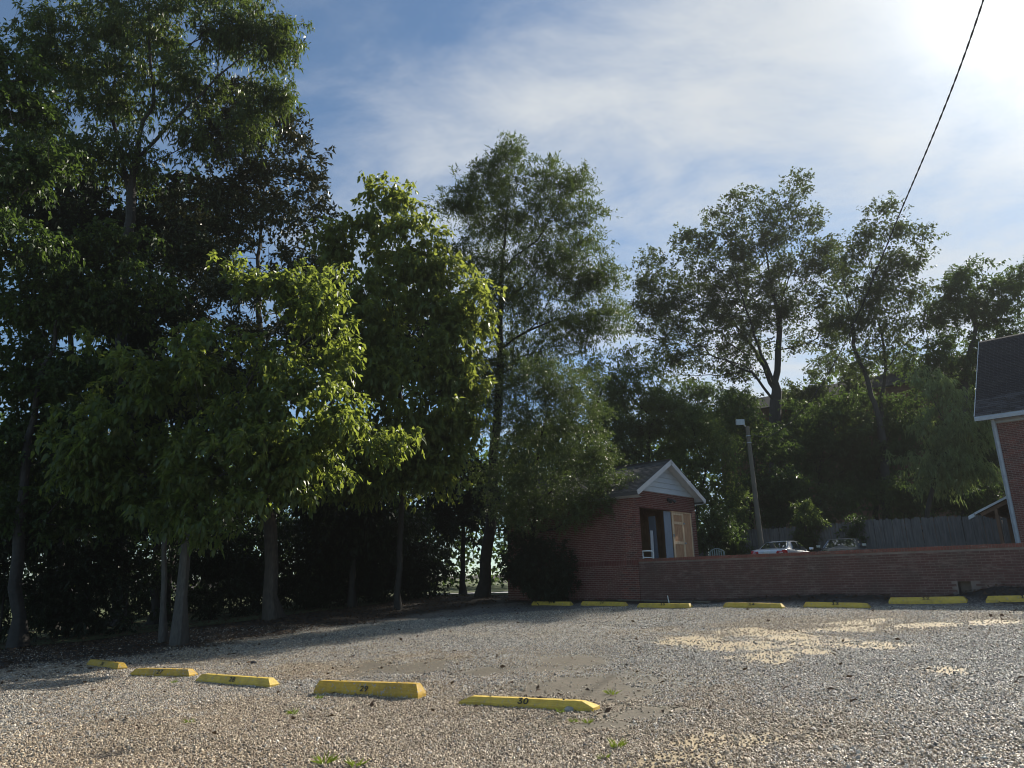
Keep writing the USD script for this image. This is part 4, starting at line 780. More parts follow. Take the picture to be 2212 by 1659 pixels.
# --- left group
b5 = on_ground(385, 1394)
tree('maple_tree', 'young tree with big sunlit yellow-green leaves and a smooth grey trunk, nearest the left stops', 'tree',
     L(b5[1] - 1.2, (600, 640, 85, 95), (700, 720, 75, 130), (520, 600, 60, 75), (690, 610, 40, 60), (330, 830, 150, 95), (220, 760, 50, 45), (420, 740, 70, 60), (560, 830, 170, 160), (700, 880, 90, 100, -0.5), (240, 950, 130, 85), (470, 1000, 180, 95), (640, 1000, 130, 85), (130, 1010, 60, 38), (470, 1090, 75, 80, -1.0), (475, 1150, 52, 45, -1.0), (330, 1070, 90, 60), (400, 1120, 60, 50, -0.5), (230, 1020, 80, 50), (560, 1060, 60, 50), (790, 970, 75, 50), (860, 950, 45, 30), (330, 1000, 120, 70), (560, 960, 140, 90, -0.8)),
     b5, M['leaf_bright'], M['bark_grey'], 0.17, 0.115, 2.5, 24, 0.40, 0.165, [at(392, 1290, b5[1]), at(402, 1170, b5[1]), at(430, 1050, b5[1] - .3), at(520, 860, b5[1] - .7), at(600, 700, b5[1] - 1)],
     [[at(402, 1170, b5[1]), at(330, 1040, b5[1] - .6), at(240, 950, b5[1] - 1)], [at(430, 1050, b5[1] - .3), at(520, 1010, b5[1] - 1), at(640, 990, b5[1] - 1.2)]], seed=3, droop=0.6, broad=True)
b = on_ground(352, 1388)
tree('slim_tree', 'slim bare trunk standing close left of the smooth grey trunk', 'tree', L(b[1], (350, 950, 90, 70), (330, 850, 90, 80)), b, M['leaf_dark'], M['bark_grey'], 0.12, 0.07, 1.5, 26, 0.4, 0.09, [at(354, 1180, b[1]), at(352, 1000, b[1]), at(345, 900, b[1])], seed=4)
b6 = gb(860, 1312, 27.5)
tree('maple_tree', 'sunlit light green tree standing right of the magnolia and left of the tall slender oak', 'tree',
     L(24.6, (840, 435, 65, 48), (730, 530, 48, 70), (865, 545, 120, 90), (790, 470, 40, 40), (960, 620, 90, 100), (820, 680, 120, 130), (990, 740, 75, 110), (880, 840, 150, 120), (985, 900, 65, 90), (820, 960, 110, 70), (920, 960, 80, 60), (750, 780, 90, 110), (1010, 830, 50, 70), (840, 1010, 60, 40), (900, 1020, 70, 50), (960, 1000, 50, 60), (780, 1040, 70, 40)),
     b6, M['leaf_bright_b'], M['bark_dark'], 0.19, 0.13, 3.6, 22, 0.45, 0.12, [at(865, 1150, 27.3), at(868, 950, 26.4), at(850, 700, 25), at(845, 480, 24.8)], seed=5, droop=0.6, broad=True)
bm = on_ground(590, 1338)
tree('magnolia_tree', 'dark glossy evergreen magnolia with a stout brown trunk behind the yellow-green tree', 'tree',
     L(bm[1] - 0.5, (600, 290, 70, 80), (660, 325, 40, 55), (560, 420, 120, 100), (650, 420, 50, 70), (490, 300, 80, 110), (560, 560, 120, 90), (635, 500, 60, 45), (450, 480, 100, 120), (500, 680, 140, 90), (620, 560, 60, 50), (400, 620, 110, 100), (520, 220, 60, 60), (690, 460, 18, 22), (690, 300, 18, 25), (600, 800, 150, 120), (450, 850, 130, 110), (660, 1000, 130, 90), (540, 1020, 100, 90)),
     bm, M['leaf_magnolia'], M['bark'], 0.22, 0.095, 2.6, 26, 0.5, 0.26, [at(585, 1170, bm[1]), at(570, 900, bm[1]), at(560, 600, bm[1]), at(570, 350, bm[1])], seed=6, droop=0.1, upb=0.5)
b1 = gb(262, 1345, 27.5)
Yh = 23.5
tree('hickory_tree', 'tallest tree at the upper left with feathery compound leaves and forked dark limbs', 'tree',
     L(Yh, (330, 50, 150, 100), (500, 60, 110, 90), (590, 110, 45, 60), (420, 180, 110, 70), (570, 200, 55, 45), (610, 60, 25, 40), (250, 180, 110, 110), (130, 110, 110, 110), (520, 285, 60, 38), (200, 10, 150, 80), (430, -70, 220, 90), (250, 330, 130, 70), (90, 270, 80, 90), (420, 290, 60, 50), (600, 220, 35, 35)),
     b1, M['leaf_hickory'], M['bark_dark'], 0.19, 0.065, 2.7, 30, 0.55, 0.26, [at(262, 1000, Yh + 3), at(262, 600, Yh + 1), at(300, 300, Yh), at(332, 190, Yh), at(322, 60, Yh), at(326, -60, Yh)],
     [[at(332, 190, Yh), at(390, 130, Yh - .4), at(470, 30, Yh - .5)], [at(290, 340, Yh), at(400, 235, Yh - .5), at(470, 165, Yh - .8), at(550, 100, Yh - .8)], [at(262, 420, Yh), at(240, 250, Yh + .5), at(250, 130, Yh + .5), at(240, -20, Yh + .5)], [at(470, 165, Yh - .8), at(475, 90, Yh - .5)]], seed=7, droop=0.6, skel=1000, clump=5)
b2 = gb(-70, 1410, 18.5)
tree('maple_tree', 'leafy maple reaching in from the left edge with a thick pale limb at the top', 'tree',
     L(18.5, (30, 240, 90, 110), (70, 370, 80, 100), (10, 500, 110, 80), (-20, 120, 80, 100), (-60, 380, 110, 160), (60, 180, 60, 60)), b2, M['leaf_maple'], M['bark_grey'], 0.15, 0.11, 3.2, 26, 0.45, 0.28,
     [at(-75, 1000, 18.5), at(-80, 500, 18.5), at(-40, 200, 18.5), at(0, 95, 18.5), at(35, 30, 18.5), at(60, -40, 18.5)], seed=8, droop=0.45)
b4 = on_ground(40, 1400)
tree('maple_tree', 'broad dark maple behind the left parking stops, its trunk lost in shade', 'tree',
     L(b4[1] + 0.6, (120, 560, 120, 55), (250, 530, 80, 60), (180, 650, 140, 80), (60, 640, 110, 80), (310, 610, 70, 60), (60, 780, 110, 110), (150, 860, 110, 110), (40, 950, 90, 100), (30, 1080, 90, 80), (150, 1090, 80, 70), (250, 1080, 80, 60)),
     b4, M['leaf_maple'], M['bark_dark'], 0.16, 0.12, 4.2, 26, 0.5, 0.18, [at(40, 1200, b4[1]), at(60, 950, b4[1]), at(120, 700, b4[1]), at(170, 560, b4[1])], seed=9, droop=0.45)
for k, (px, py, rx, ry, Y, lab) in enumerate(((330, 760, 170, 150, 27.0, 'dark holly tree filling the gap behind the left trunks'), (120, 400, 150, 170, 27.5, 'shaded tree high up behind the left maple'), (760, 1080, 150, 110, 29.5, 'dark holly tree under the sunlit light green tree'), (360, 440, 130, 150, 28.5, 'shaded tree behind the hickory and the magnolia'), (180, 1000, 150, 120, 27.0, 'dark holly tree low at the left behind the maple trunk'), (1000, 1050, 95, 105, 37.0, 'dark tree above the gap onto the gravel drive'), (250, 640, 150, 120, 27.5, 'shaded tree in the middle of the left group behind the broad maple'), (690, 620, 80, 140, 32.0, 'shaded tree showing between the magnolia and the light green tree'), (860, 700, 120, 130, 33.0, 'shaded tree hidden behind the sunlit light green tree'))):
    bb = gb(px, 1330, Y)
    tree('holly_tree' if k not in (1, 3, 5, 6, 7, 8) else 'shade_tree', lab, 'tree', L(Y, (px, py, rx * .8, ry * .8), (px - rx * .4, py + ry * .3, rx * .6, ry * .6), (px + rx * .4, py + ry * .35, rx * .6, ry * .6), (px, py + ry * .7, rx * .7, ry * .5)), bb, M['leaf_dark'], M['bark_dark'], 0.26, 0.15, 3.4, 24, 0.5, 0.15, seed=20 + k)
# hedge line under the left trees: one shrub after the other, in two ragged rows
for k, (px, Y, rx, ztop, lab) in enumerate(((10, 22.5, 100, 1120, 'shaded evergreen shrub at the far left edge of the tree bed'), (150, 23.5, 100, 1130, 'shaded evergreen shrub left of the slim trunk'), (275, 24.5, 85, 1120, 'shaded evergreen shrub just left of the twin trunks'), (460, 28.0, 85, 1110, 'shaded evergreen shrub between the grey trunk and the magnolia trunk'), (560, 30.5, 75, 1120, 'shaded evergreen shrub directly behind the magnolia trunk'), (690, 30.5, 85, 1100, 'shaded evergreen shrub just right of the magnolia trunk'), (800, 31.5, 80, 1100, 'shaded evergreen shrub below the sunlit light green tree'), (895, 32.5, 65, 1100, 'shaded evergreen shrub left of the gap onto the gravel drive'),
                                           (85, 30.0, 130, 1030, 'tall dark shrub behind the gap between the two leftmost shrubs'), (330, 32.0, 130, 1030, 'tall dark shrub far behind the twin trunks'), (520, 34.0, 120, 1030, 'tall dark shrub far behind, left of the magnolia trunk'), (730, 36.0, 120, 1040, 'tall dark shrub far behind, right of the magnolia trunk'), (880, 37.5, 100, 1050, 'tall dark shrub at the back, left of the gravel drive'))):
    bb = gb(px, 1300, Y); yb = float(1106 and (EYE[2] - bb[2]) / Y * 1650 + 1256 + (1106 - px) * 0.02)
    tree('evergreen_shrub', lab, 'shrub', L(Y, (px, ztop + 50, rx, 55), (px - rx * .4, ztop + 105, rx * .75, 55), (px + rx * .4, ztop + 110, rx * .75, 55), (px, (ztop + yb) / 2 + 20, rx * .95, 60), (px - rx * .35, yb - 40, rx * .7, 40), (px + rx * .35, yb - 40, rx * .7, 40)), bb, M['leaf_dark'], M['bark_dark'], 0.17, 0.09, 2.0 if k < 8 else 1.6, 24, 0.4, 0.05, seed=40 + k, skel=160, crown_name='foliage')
# --- middle: slender oak and the glossy small-leaved tree before the shed
bo = gb(1040, 1288, 31.0)
Yo = 31.0
tree('slender_oak', 'tall narrow-leaved oak with a spiky top in the middle of the sky line', 'tree',
     L(Yo, (1105, 330, 38, 42), (1060, 385, 60, 60), (1170, 395, 75, 65), (1240, 400, 38, 50), (1080, 470, 100, 80), (1200, 490, 100, 75), (1285, 460, 28, 40), (1285, 540, 38, 45), (1010, 440, 28, 60), (975, 450, 28, 35), (1000, 560, 40, 60), (1150, 590, 150, 80), (1260, 620, 75, 70), (1090, 690, 110, 90), (1230, 715, 110, 60), (1310, 680, 40, 45), (1060, 820, 80, 80), (1140, 780, 90, 50), (1310, 600, 25, 35)),
     bo, M['leaf_willow'], M['bark_dark'], 0.20, 0.048, 2.6, 30, 0.55, 0.26, [at(1062, 1100, Yo), at(1075, 900, Yo), at(1080, 720, Yo), at(1085, 560, Yo), at(1098, 430, Yo), at(1106, 330, Yo)],
     [[at(1082, 650, Yo), at(1130, 620, Yo - .5), at(1165, 580, Yo - .6), at(1175, 520, Yo - .6)], [at(1084, 600, Yo), at(1110, 555, Yo - .3), at(1160, 520, Yo - .6), at(1210, 440, Yo - .8)], [at(1080, 740, Yo), at(1140, 715, Yo - .4), at(1200, 690, Yo - .6), at(1280, 680, Yo - .6)], [at(1080, 700, Yo), at(1030, 620, Yo + .4), at(1010, 520, Yo + .5)]], seed=10, droop=0.05, upb=0.9, skel=1200, clump=4)
bg_ = gb(1160, 1292, 27.6)
tree('glossy_oak', 'small-leaved glossy oak glittering in front of the shed roof', 'tree',
     L(26.2, (1150, 820, 90, 60), (1240, 860, 80, 70), (1120, 920, 95, 95), (1245, 950, 80, 85), (1190, 1040, 115, 75), (1290, 1010, 48, 70), (1095, 1050, 75, 80), (1315, 1050, 28, 45), (1275, 1090, 55, 40), (1200, 1110, 80, 35), (1140, 1110, 70, 45), (1335, 1030, 22, 22)),
     bg_, M['leaf_gloss'], M['bark_dark'], 0.10, 0.04, 2.0, 34, 0.38, 0.14, [at(1150, 1150, 27.4), at(1160, 1000, 27), at(1180, 900, 26.6), at(1190, 820, 26.4)], seed=11, droop=0.2, upb=0.4, skel=600, max_tips=3000)
bh_ = gb(1165, 1292, 27.2)
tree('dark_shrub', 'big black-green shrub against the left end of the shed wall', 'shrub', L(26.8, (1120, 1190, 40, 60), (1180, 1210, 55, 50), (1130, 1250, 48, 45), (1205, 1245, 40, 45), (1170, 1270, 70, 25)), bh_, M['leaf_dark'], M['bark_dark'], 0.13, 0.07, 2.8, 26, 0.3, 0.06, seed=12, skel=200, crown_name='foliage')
# --- right: oak, forked tree and the rest behind the fence
Yk = 52.0
bk_ = gb(1676, 1150, Yk)
A_ = lambda x, y, d=0.0: at(x, y, Yk + d)
tree('red_oak', 'great spreading oak with dark fanned limbs standing right of centre behind the light pole', 'tree',
     L(Yk, (1722, 398, 45, 32), (1690, 440, 50, 38), (1605, 432, 38, 30), (1640, 480, 65, 50), (1560, 480, 50, 38), (1500, 530, 55, 40), (1470, 508, 25, 22), (1430, 590, 50, 48), (1395, 640, 45, 50), (1400, 560, 32, 25), (1560, 590, 85, 60), (1650, 570, 60, 60), (1745, 470, 42, 40), (1770, 550, 55, 50), (1480, 680, 80, 50), (1420, 730, 55, 45), (1530, 735, 75, 42), (1755, 650, 50, 40), (1765, 735, 70, 42), (1600, 690, 75, 50), (1480, 790, 80, 38), (1580, 800, 60, 30), (1370, 690, 30, 40), (1700, 600, 60, 60), (1640, 640, 60, 50), (1560, 670, 60, 50), (1700, 680, 50, 45), (1620, 750, 60, 40), (1690, 520, 50, 40), (1500, 620, 60, 45), (1580, 530, 50, 40), (1450, 680, 50, 40), (1385, 600, 40, 40), (1420, 650, 50, 45), (1800, 600, 40, 50), (1440, 780, 50, 35), (1800, 690, 40, 40)),
     bk_, M['leaf_oak'], M['bark_dark'], 0.20, 0.14, 2.35, 18, 0.55, 0.55, [A_(1674, 1000), A_(1675, 868), A_(1680, 780), A_(1684, 711), A_(1671, 641), A_(1659, 572), A_(1653, 520), A_(1684, 461), A_(1718, 398)],
     [[A_(1684, 711), A_(1690, 641), A_(1704, 600, -1), A_(1739, 537, -2), A_(1777, 496, -2)], [A_(1672, 840), A_(1638, 746, -1), A_(1604, 641, -2), A_(1565, 560, -2)], [A_(1672, 850), A_(1618, 739, 1), A_(1558, 662, 2), A_(1479, 617, 2), A_(1430, 590, 2)],
      [A_(1672, 858), A_(1611, 791, -2), A_(1531, 766, -3), A_(1444, 773, -3)], [A_(1684, 725), A_(1729, 718, -1), A_(1784, 707, -2)], [A_(1671, 641), A_(1620, 560, 1), A_(1600, 450, 1)], [A_(1660, 790), A_(1600, 700, 3), A_(1540, 600, 4), A_(1510, 540, 4)], [A_(1684, 700), A_(1720, 640, 2), A_(1745, 560, 3)]], seed=13, skel=1800, hollow=0.45, droop=0.1, upb=0.5, clump=6)
Yf = 47.0; B_ = lambda x, y, d=0.0: at(x, y, Yf + d)
bf = gb(1908, 1150, Yf)
tree('forked_tree', 'thin forked tree with bare twigs on top, right of the great oak', 'tree',
     L(Yf, (1830, 560, 50, 50), (1905, 450, 35, 25), (1940, 495, 42, 32), (1990, 510, 22, 22), (1880, 515, 42, 42), (1980, 565, 38, 28), (1850, 640, 55, 42), (1920, 600, 55, 42), (1900, 680, 55, 42), (1960, 640, 55, 35), (1850, 780, 60, 42), (1945, 715, 50, 42), (1800, 700, 40, 35), (2005, 690, 30, 25), (1890, 640, 60, 50), (1840, 700, 50, 45), (1930, 560, 50, 40), (1905, 760, 50, 45)),
     bf, M['leaf_oak'], M['bark_dark'], 0.20, 0.13, 2.0, 18, 0.6, 0.32, [B_(1908, 960), B_(1897, 898), B_(1871, 811), B_(1843, 745), B_(1840, 693), B_(1826, 624), B_(1815, 570)],
     [[B_(1840, 693), B_(1861, 666), B_(1888, 589), B_(1920, 523), B_(1928, 440)], [B_(1905, 930), B_(1906, 850, 1), B_(1913, 780, 1), B_(1902, 711, 1), B_(1885, 659, 1), B_(1880, 560, 1)], [B_(1913, 800, 1), B_(1947, 752, -1), B_(2000, 707, -1), B_(2027, 697, -1)], [B_(1897, 898), B_(1790, 810, -1), B_(1826, 756, -1), B_(1871, 732, -1)], [B_(1888, 589), B_(1940, 560), B_(1990, 510)],
      [B_(1928, 440), B_(1905, 418)], [B_(1928, 450), B_(1950, 420)], [B_(1990, 510), B_(2022, 480)], [B_(1990, 520), B_(2035, 540)], [B_(2000, 707, -1), B_(2030, 620)]], seed=14, skel=1200, hollow=0.1, clump=4)
for name, lab, ls, Y, lm, lf, wd, lai, sd, R0 in (
    ('broadleaf_tree', 'dense rounded tree at the right edge above the house roof', [(2090, 595, 50, 42), (2060, 650, 60, 55), (2150, 645, 60, 55), (2195, 605, 45, 42), (2030, 720, 60, 60), (2110, 730, 85, 75), (2210, 700, 80, 85), (2000, 800, 60, 60), (2070, 820, 80, 60)], 46.0, 'leaf_wood', 0.22, 0.11, 2.4, 60, 0.4),
    ('peach_tree', 'pale green tree with long drooping leaves beside the house wall', [(2000, 825, 22, 32), (2042, 850, 25, 30), (2085, 860, 28, 32), (2120, 835, 22, 25), (2130, 880, 25, 40), (2030, 920, 60, 55), (2090, 930, 55, 55), (2010, 1000, 70, 55), (2085, 1010, 75, 55)], 37.6, 'leaf_pale', 0.24, 0.055, 1.5, 61, 0.14),
    ('broadleaf_tree', 'light green tree showing above the shed roof', [(1390, 850, 80, 50), (1450, 905, 80, 65), (1330, 830, 50, 40), (1420, 980, 70, 60)], 44.0, 'leaf_wood_light', 0.2, 0.10, 2.2, 62, 0.2),
    ('broadleaf_tree', 'rounded green tree directly right of the shed gable', [(1490, 905, 45, 42), (1530, 960, 55, 65), (1560, 1060, 45, 65), (1500, 1040, 70, 80), (1575, 1110, 40, 45)], 41.5, 'leaf_wood_light', 0.18, 0.09, 2.4, 63, 0.16),
    ('broadleaf_tree', 'dark tree close behind the top of the light pole', [(1620, 930, 70, 60), (1660, 1010, 70, 80), (1620, 1080, 60, 60), (1590, 880, 60, 40)], 46.0, 'leaf_wood', 0.2, 0.10, 2.3, 64, 0.2),
    ('broadleaf_tree', 'low spreading tree above the fence behind the silver sedan', [(1720, 1050, 70, 45), (1790, 1080, 60, 40), (1690, 1100, 50, 35), (1750, 1110, 70, 30)], 43.5, 'leaf_wood', 0.2, 0.10, 2.4, 65, 0.12),
    ('broadleaf_tree', 'dark tree in the wood below the great oak', [(1770, 920, 85, 70), (1810, 1000, 80, 80), (1720, 960, 70, 70), (1840, 880, 60, 50)], 49.0, 'leaf_wood', 0.22, 0.11, 2.3, 66, 0.22),
    ('broadleaf_tree', 'dark tree in the wood under the forked tree', [(1890, 950, 75, 80), (1880, 1050, 75, 60), (1940, 890, 60, 60), (1930, 1010, 60, 70)], 48.0, 'leaf_wood', 0.22, 0.11, 2.3, 67, 0.22),
    ('broadleaf_tree', 'low dark tree above the fence left of the lean-to roof', [(1990, 1065, 80, 42), (2060, 1070, 80, 42), (2130, 1060, 60, 45), (1950, 1090, 60, 30)], 43.0, 'leaf_wood', 0.2, 0.10, 2.4, 68, 0.14),
    ('broadleaf_tree', 'pale hazy tree seen between the slender oak and the shed roof', [(1250, 790, 70, 40), (1340, 790, 60, 40), (1290, 850, 80, 50), (1390, 800, 50, 35)], 47.0, 'leaf_wood_light', 0.2, 0.09, 1.4, 69, 0.18),
    ('broadleaf_tree', 'shaded tree behind the left half of the shed roof', [(1230, 950, 110, 90), (1330, 950, 80, 80), (1280, 1040, 100, 80), (1160, 990, 80, 90)], 43.0, 'leaf_wood', 0.2, 0.10, 2.2, 70, 0.2),
    ('broadleaf_tree', 'leafy tree between the great oak and the forked tree, before the long dark roof', [(1730, 860, 60, 40), (1800, 800, 60, 40), (1860, 830, 50, 50), (1950, 800, 60, 45), (1760, 900, 80, 50)], 56.0, 'leaf_oak', 0.22, 0.11, 2.8, 73, 0.2),
    ('broadleaf_tree', 'dark tree far right behind the pale drooping tree', [(2160, 880, 90, 90), (2060, 960, 90, 80), (2180, 1000, 80, 80)], 50.0, 'leaf_wood', 0.22, 0.11, 2.3, 71, 0.22),
    ('broadleaf_tree', 'far tree at the left of the great oak behind the light green tree', [(1470, 870, 100, 60), (1560, 880, 90, 50), (1400, 910, 80, 50), (1520, 950, 110, 70), (1330, 900, 70, 60)], 60.0, 'leaf_wood', 0.25, 0.12, 2.2, 72, 0.24)):
    bb = gb(ls[0][0], 1150, Y)
    tree(name, lab, 'tree', L(Y, *ls), bb, M[lm], M['bark_dark'], lf, wd, lai, 26, 0.6, R0, seed=sd, skel=320, droop=0.9 if lm == 'leaf_pale' else 0.35)
# creepers and saplings before the fence
for px, py, rx, ry, Y, lab, lm in ((1742, 1145, 26, 36, 39.2, 'bushy creeper between the two parked cars', 'leaf_wood'), (1846, 1135, 30, 26, 37.9, 'creeper climbing the fence behind the dark sedan', 'leaf_wood'), (1588, 1160, 34, 32, 39.5, 'low bramble between the garden chair and the silver sedan', 'leaf_wood'), (1545, 1140, 45, 45, 38.0, 'overgrown shrub beside the right wall of the shed', 'leaf_wood')):
    bb = gb(px, 1200, Y)
    tree('bramble', lab, 'shrub', L(Y, (px, py, rx, ry), (px - rx * .4, py + 25, rx * .8, ry * .7), (px + rx * .4, py + 28, rx * .8, ry * .7)), bb, M[lm], M['bark_dark'], 0.12, 0.07, 2.4, 26, 0.35, 0.04, seed=80 + int(px), skel=120, crown_name='foliage')
bb = gb(1740, 1200, 38.9)
tree('sapling', 'small feathery sapling rising above the fence between the cars', 'sapling', L(38.9, (1740, 1090, 26, 18), (1738, 1110, 30, 20), (1742, 1130, 26, 16)), bb, M['leaf_wood_light'], M['bark_dark'], 0.2, 0.07, 2.0, 22, 0.35, 0.035, seed=90, skel=60)

# dark building glimpsed through the trees behind the oak
ha, hb2 = on_v(1560, 872, 62.0), on_v(2060, 776, 62.0)
bt0, bt1, bz = float(ha @ D_U), float(hb2 @ D_U), float((ha[2] + hb2[2]) / 2)
back = thing('apartment_block', 'long dark roof of a tall building glimpsed through the trees behind the great oak', 'building', tv((bt0 + bt1) / 2, 64, UP_Z))
part(back, 'wall', tvbox(bt1 - 1, bt0, 60.5, 70, UP_Z - 0.5, bz - 1.6), M['dark_wood'])
part(back, 'roof', hull([tv(t, v, z) for t in (bt1 - 1.4, bt0 + 0.4) for v, z in ((60.0, bz - 1.6), (62.5, bz), (68, bz), (70.4, bz - 1.6))]), M['shingle_dark'])

# the neighbours' yard glimpsed through the hedge, and the woods that close the view
def tv_sheet(t0, t1, v0, v1, step, dz):
    T_, V_ = np.meshgrid(np.arange(t0, t1, step), np.arange(v0, v1, step)); k, n = T_.shape[1], T_.shape[0]
    x, y = (T_ * D_U[0] + V_ * D_V[0]).ravel(), (T_ * D_U[1] + V_ * D_V[1]).ravel()
    i = (np.arange(n - 1)[:, None] * k + np.arange(k - 1)[None]).ravel()
    return trimesh.Trimesh(np.stack([x, y, ground_z(x, y) + dz], 1), np.vstack([np.stack([i, i + k + 1, i + 1], 1), np.stack([i, i + k, i + k + 1], 1)]), process=False)
tag(usdkit.mesh(stage, '/World/lawn', tv_sheet(24.5, 75, -30, 75, 1.0, 0.03), M['yard'], smooth=True), kind='structure')
M['pale_gravel'] = plain('pale_gravel', (0.42, 0.40, 0.38), 0.9, 0.4, 8, 0.6, 40)
tag(usdkit.mesh(stage, '/World/gravel_drive', tv_sheet(26.5, 31.0, 23, 60, 0.5, 0.06), M['pale_gravel'], smooth=True), kind='structure')
def woods():
    r = np.random.default_rng(33); n = 80000
    a = np.radians(r.uniform(-75, 62, n)); d = r.uniform(66, 84, n)
    k = a * 9; top = 11.0 + 7 * meshkit.fbm(np.stack([k, 0 * k, 0 * k], -1), 3, 8) + 3.0 * smoothstep(0.0, 0.35, a)
    h = top * r.uniform(0, 1, n) ** 0.8
    base = np.stack([np.sin(a) * d, np.cos(a) * d, 1.0 + h], 1)
    v, f = leaf_mesh(base, r.normal(0, 1, (n, 3)), 0.55, 0.38, r, 0.3)
    single('far_woods', trimesh.Trimesh(v, f, process=False), M['leaf_maple'], 'far dark woods closing the view behind everything', 'woods', kind='stuff')
woods()

# ------------------------------------------------------------------ gravel stones, fallen leaves, weeds
def stones():
    r = np.random.default_rng(15); n = 600000
    Yd = 5.9 + 18.2 * r.uniform(0, 1, n) ** 1.55; xw = Yd * 0.80
    X = r.uniform(-1, 1, n) * xw
    sa, di, li, ta = masks(X, Yd); keep = (np.maximum(np.maximum(sa * 0.9, di * 1.4), li) < r.uniform(0.1, 1.15, n) * np.where(di > 0.3, 1.25, 1.0)) & ((X * D_V[0] + Yd * D_V[1]) < 20.6)
    tt, vv = X * D_U[0] + Yd * D_U[1], X * D_V[0] + Yd * D_V[1]
    lane = smoothstep(0.5, 0.68, meshkit.fbm(np.stack([tt * 0.16, vv * 0.75, 0 * X + 2], -1), 4, 55)); keep &= r.uniform(0, 1, n) > 0.6 * lane
    X, Yd, ta, lane = X[keep], Yd[keep], ta[keep], lane[keep]; n = len(X)
    z = ground_z(X, Yd)
    s = r.uniform(0.0055, 0.0145, n) * (1 + (r.uniform(0, 1, n) > 0.985) * 0.8)
    pos = np.stack([X, Yd, z + s * 0.4], 1)
    q = r.normal(0, 1, (n, 4)); q /= np.linalg.norm(q, axis=1, keepdims=True)
    big = meshkit.fbm(np.stack([X * .35, Yd * .35, 0 * X], -1), 3, 77)
    warm = r.uniform(0, 1, n) < np.clip(0.36 + lane * 0.25 + ta * 0.6 + (big - 0.5) * 1.1, 0.08, 0.94)
    kind = np.where(warm, r.choice([3, 4, 5], n, p=[.5, .3, .2]), r.choice([0, 1, 2], n, p=[.5, .28, .22]))
    pi = UsdGeom.PointInstancer.Define(stage, '/World/gravel_stones')
    protos = []
    for i, c in enumerate(((0.33, 0.30, 0.255), (0.11, 0.10, 0.088), (0.62, 0.56, 0.47), (0.34, 0.26, 0.17), (0.18, 0.13, 0.085), (0.54, 0.44, 0.305))):
        ic = trimesh.creation.icosphere(1 if False else 0); v = np.array(ic.vertices) * (1 + 0.55 * (np.random.default_rng(100 + i).uniform(0, 1, (len(ic.vertices), 1)) - 0.5)) * [1.25, 0.95, 0.75]
        m = plain(f'stone_{i}', c, 0.5, 0.3, 30)
        g_ = usdkit.mesh(stage, f'/World/gravel_stones/stone_{i:03d}' if i else '/World/gravel_stones/stone', trimesh.Trimesh(v, ic.faces, process=False), m); protos.append(g_.GetPath())
    pi.CreatePrototypesRel().SetTargets(protos)
    pi.CreateProtoIndicesAttr(Vt.IntArray.FromNumpy(kind.astype(np.int32)))
    pi.CreatePositionsAttr(Vt.Vec3fArray.FromNumpy(pos.astype(np.float32)))
    pi.CreateScalesAttr(Vt.Vec3fArray.FromNumpy(np.repeat(s[:, None], 3, 1).astype(np.float32)))
    pi.CreateOrientationsAttr(Vt.QuathArray([Gf.Quath(float(a), float(b), float(c), float(d)) for a, b, c, d in q]))
    tag(pi, 'loose grey and tan gravel stones covering the parking lot', 'gravel', kind='stuff')
stones()
def litter():
    r = np.random.default_rng(16); n = 60000
    Yd = r.uniform(9, 34, n); X = r.uniform(-1, 0.95, n) * Yd * 0.78
    sa, di, li, ta = masks(X, Yd); t = X * D_U[0] + Yd * D_U[1]; v = X * D_V[0] + Yd * D_V[1]
    keep = ((li > r.uniform(0.2, 1.0, n)) | (r.uniform(0, 1, n) < 0.016 + 0.06 * smoothstep(15, 19, t))) & (v < WALL_V - 0.1) | ((t > 19.9) & (v > WALL_V) & (v < 30) & (t < 27))
    X, Yd = X[keep], Yd[keep]; n = len(X)
    base = np.stack([X, Yd, ground_z(X, Yd) + 0.012 + r.uniform(0, 0.02, n)], 1)
    a = r.uniform(0, 2 * np.pi, n); d = np.stack([np.cos(a), np.sin(a), r.normal(0, 0.28, n)], 1)
    v_, f_ = leaf_mesh(base, d, 0.10, 0.06, r, 0.0)
    g_ = single('fallen_leaves', trimesh.Trimesh(v_, f_, process=False), M['dead_leaf'], 'brown fallen leaves strewn under the trees and along the wall', 'fallen leaves', kind='stuff')
litter()
def weed(px, py, size, lab, blades=34, seed=0):
    r = np.random.default_rng(seed); c = on_ground(px, py); n = blades
    a = r.uniform(0, 2 * np.pi, n); o = r.uniform(0, 0.35, n) * size
    base = np.stack([c[0] + o * np.cos(a), c[1] + o * np.sin(a), np.full(n, c[2] - 0.005)], 1)
    d = np.stack([np.cos(a) * 0.7, np.sin(a) * 0.7, r.uniform(0.35, 1.2, n)], 1)
    v, f = leaf_mesh(base, d * r.uniform(0.5, 1.0, (n, 1)), size * 0.75, size * 0.07, r, 0.25)
    single('weed', trimesh.Trimesh(v, f, process=False), M['weed'], lab, 'weed')
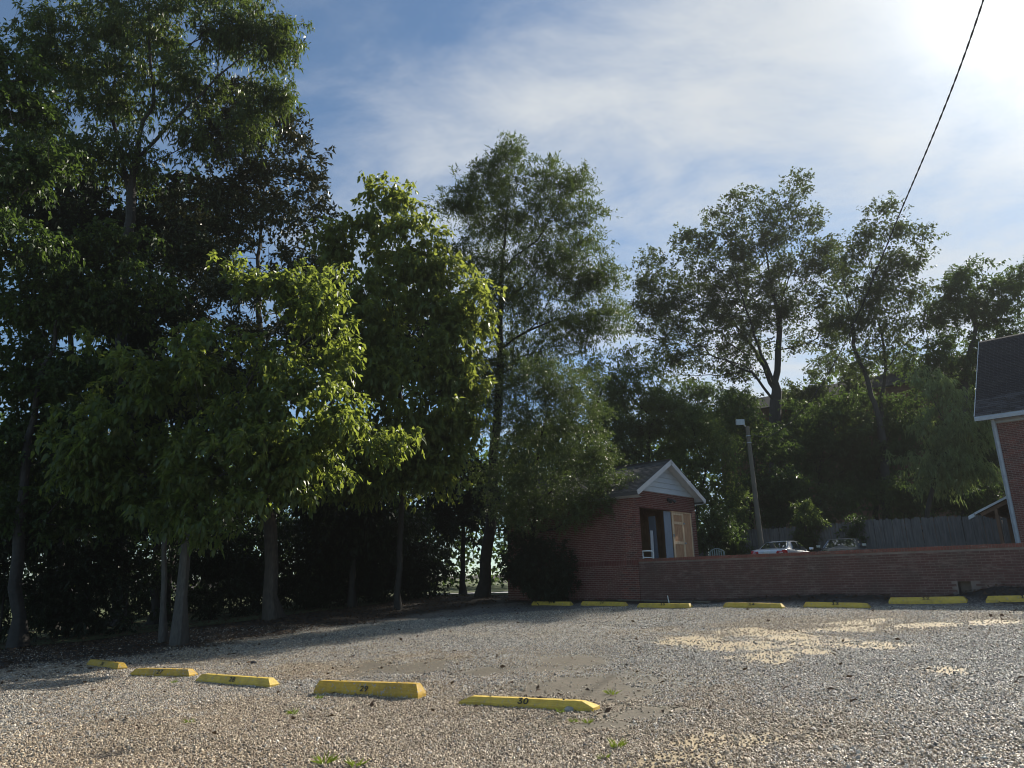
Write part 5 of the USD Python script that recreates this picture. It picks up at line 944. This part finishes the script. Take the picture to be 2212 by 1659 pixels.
for i, (px, py, s, lab) in enumerate(((1332, 1615, 0.16, 'bright green weed tuft in the gravel at the lower right of stop 30'), (1322, 1500, 0.16, 'pale green weed sprawling beside the dark dirt patch above stop 30'), (633, 1543, 0.15, 'small weed tuft alone below the gap between stops 28 and 29'), (700, 1650, 0.18, 'thin weed at the bottom edge below stop 29'), (770, 1655, 0.15, 'second thin weed at the bottom edge right of its neighbour'),
                                      (1210, 1540, 0.10, 'tiny weed just under stop 30'), (1270, 1562, 0.10, 'tiny weed in the gravel right of and below stop 30'), (410, 1562, 0.12, 'low weed in the grey gravel below stop 28'), (690, 1510, 0.12, 'low weed at the left end of stop 29'), (1305, 1640, 0.10, 'tiny weed at the bottom edge below the bright green tuft'), (375, 1475, 0.11, 'low weed right under stop 27'), (1240, 1560, 0.09, 'tiny weed between stop 30 and the bright green tuft'))):
    weed(px, py, s, lab, seed=i)
def rock(px, py, s, lab, c='concrete', seed=0):
    ic = trimesh.creation.icosphere(2); r = np.random.default_rng(seed); v = np.array(ic.vertices); v = v * (0.75 + 0.6 * meshkit.fbm(v * 1.6 + seed, 3, seed))[:, None] * [1.3, 0.9, 0.7] * s
    single('rock', trimesh.Trimesh(v + on_ground(px, py) + Z * s * 0.3, ic.faces, process=False), M[c], lab, 'rock')
rock(1112, 1525, 0.055, 'pale fist-sized rock against the front of stop 30 near its left end', seed=2); rock(1229, 1536, 0.05, 'flat pale rock at the front of stop 30 near its right end', seed=3); rock(548, 1433, 0.05, 'dark fist-sized rock alone on the gravel above stop 28', 'black', seed=4)

# thin summer haze over the whole place
M_haze = usdkit.material(stage, '/World/Looks/haze', {'v': ('principled_volume', {'color': (0.92, 0.96, 1.0), 'density': HAZE, 'anisotropy': 0.35})}, volume='v.volume')
hz = usdkit.mesh(stage, '/World/haze', box((0, 0, 0), X0, np.array([0, 1.0, 0]), Z, -480, 480, -480, 480, -4.0, 45.0), M_haze)
tag(hz, 'thin pale haze in the air over the whole lot', 'haze', kind='stuff')

import os
if os.environ.get('LEAF_REPORT'): print('LEAVES', sum(t[1] for t in TREES))
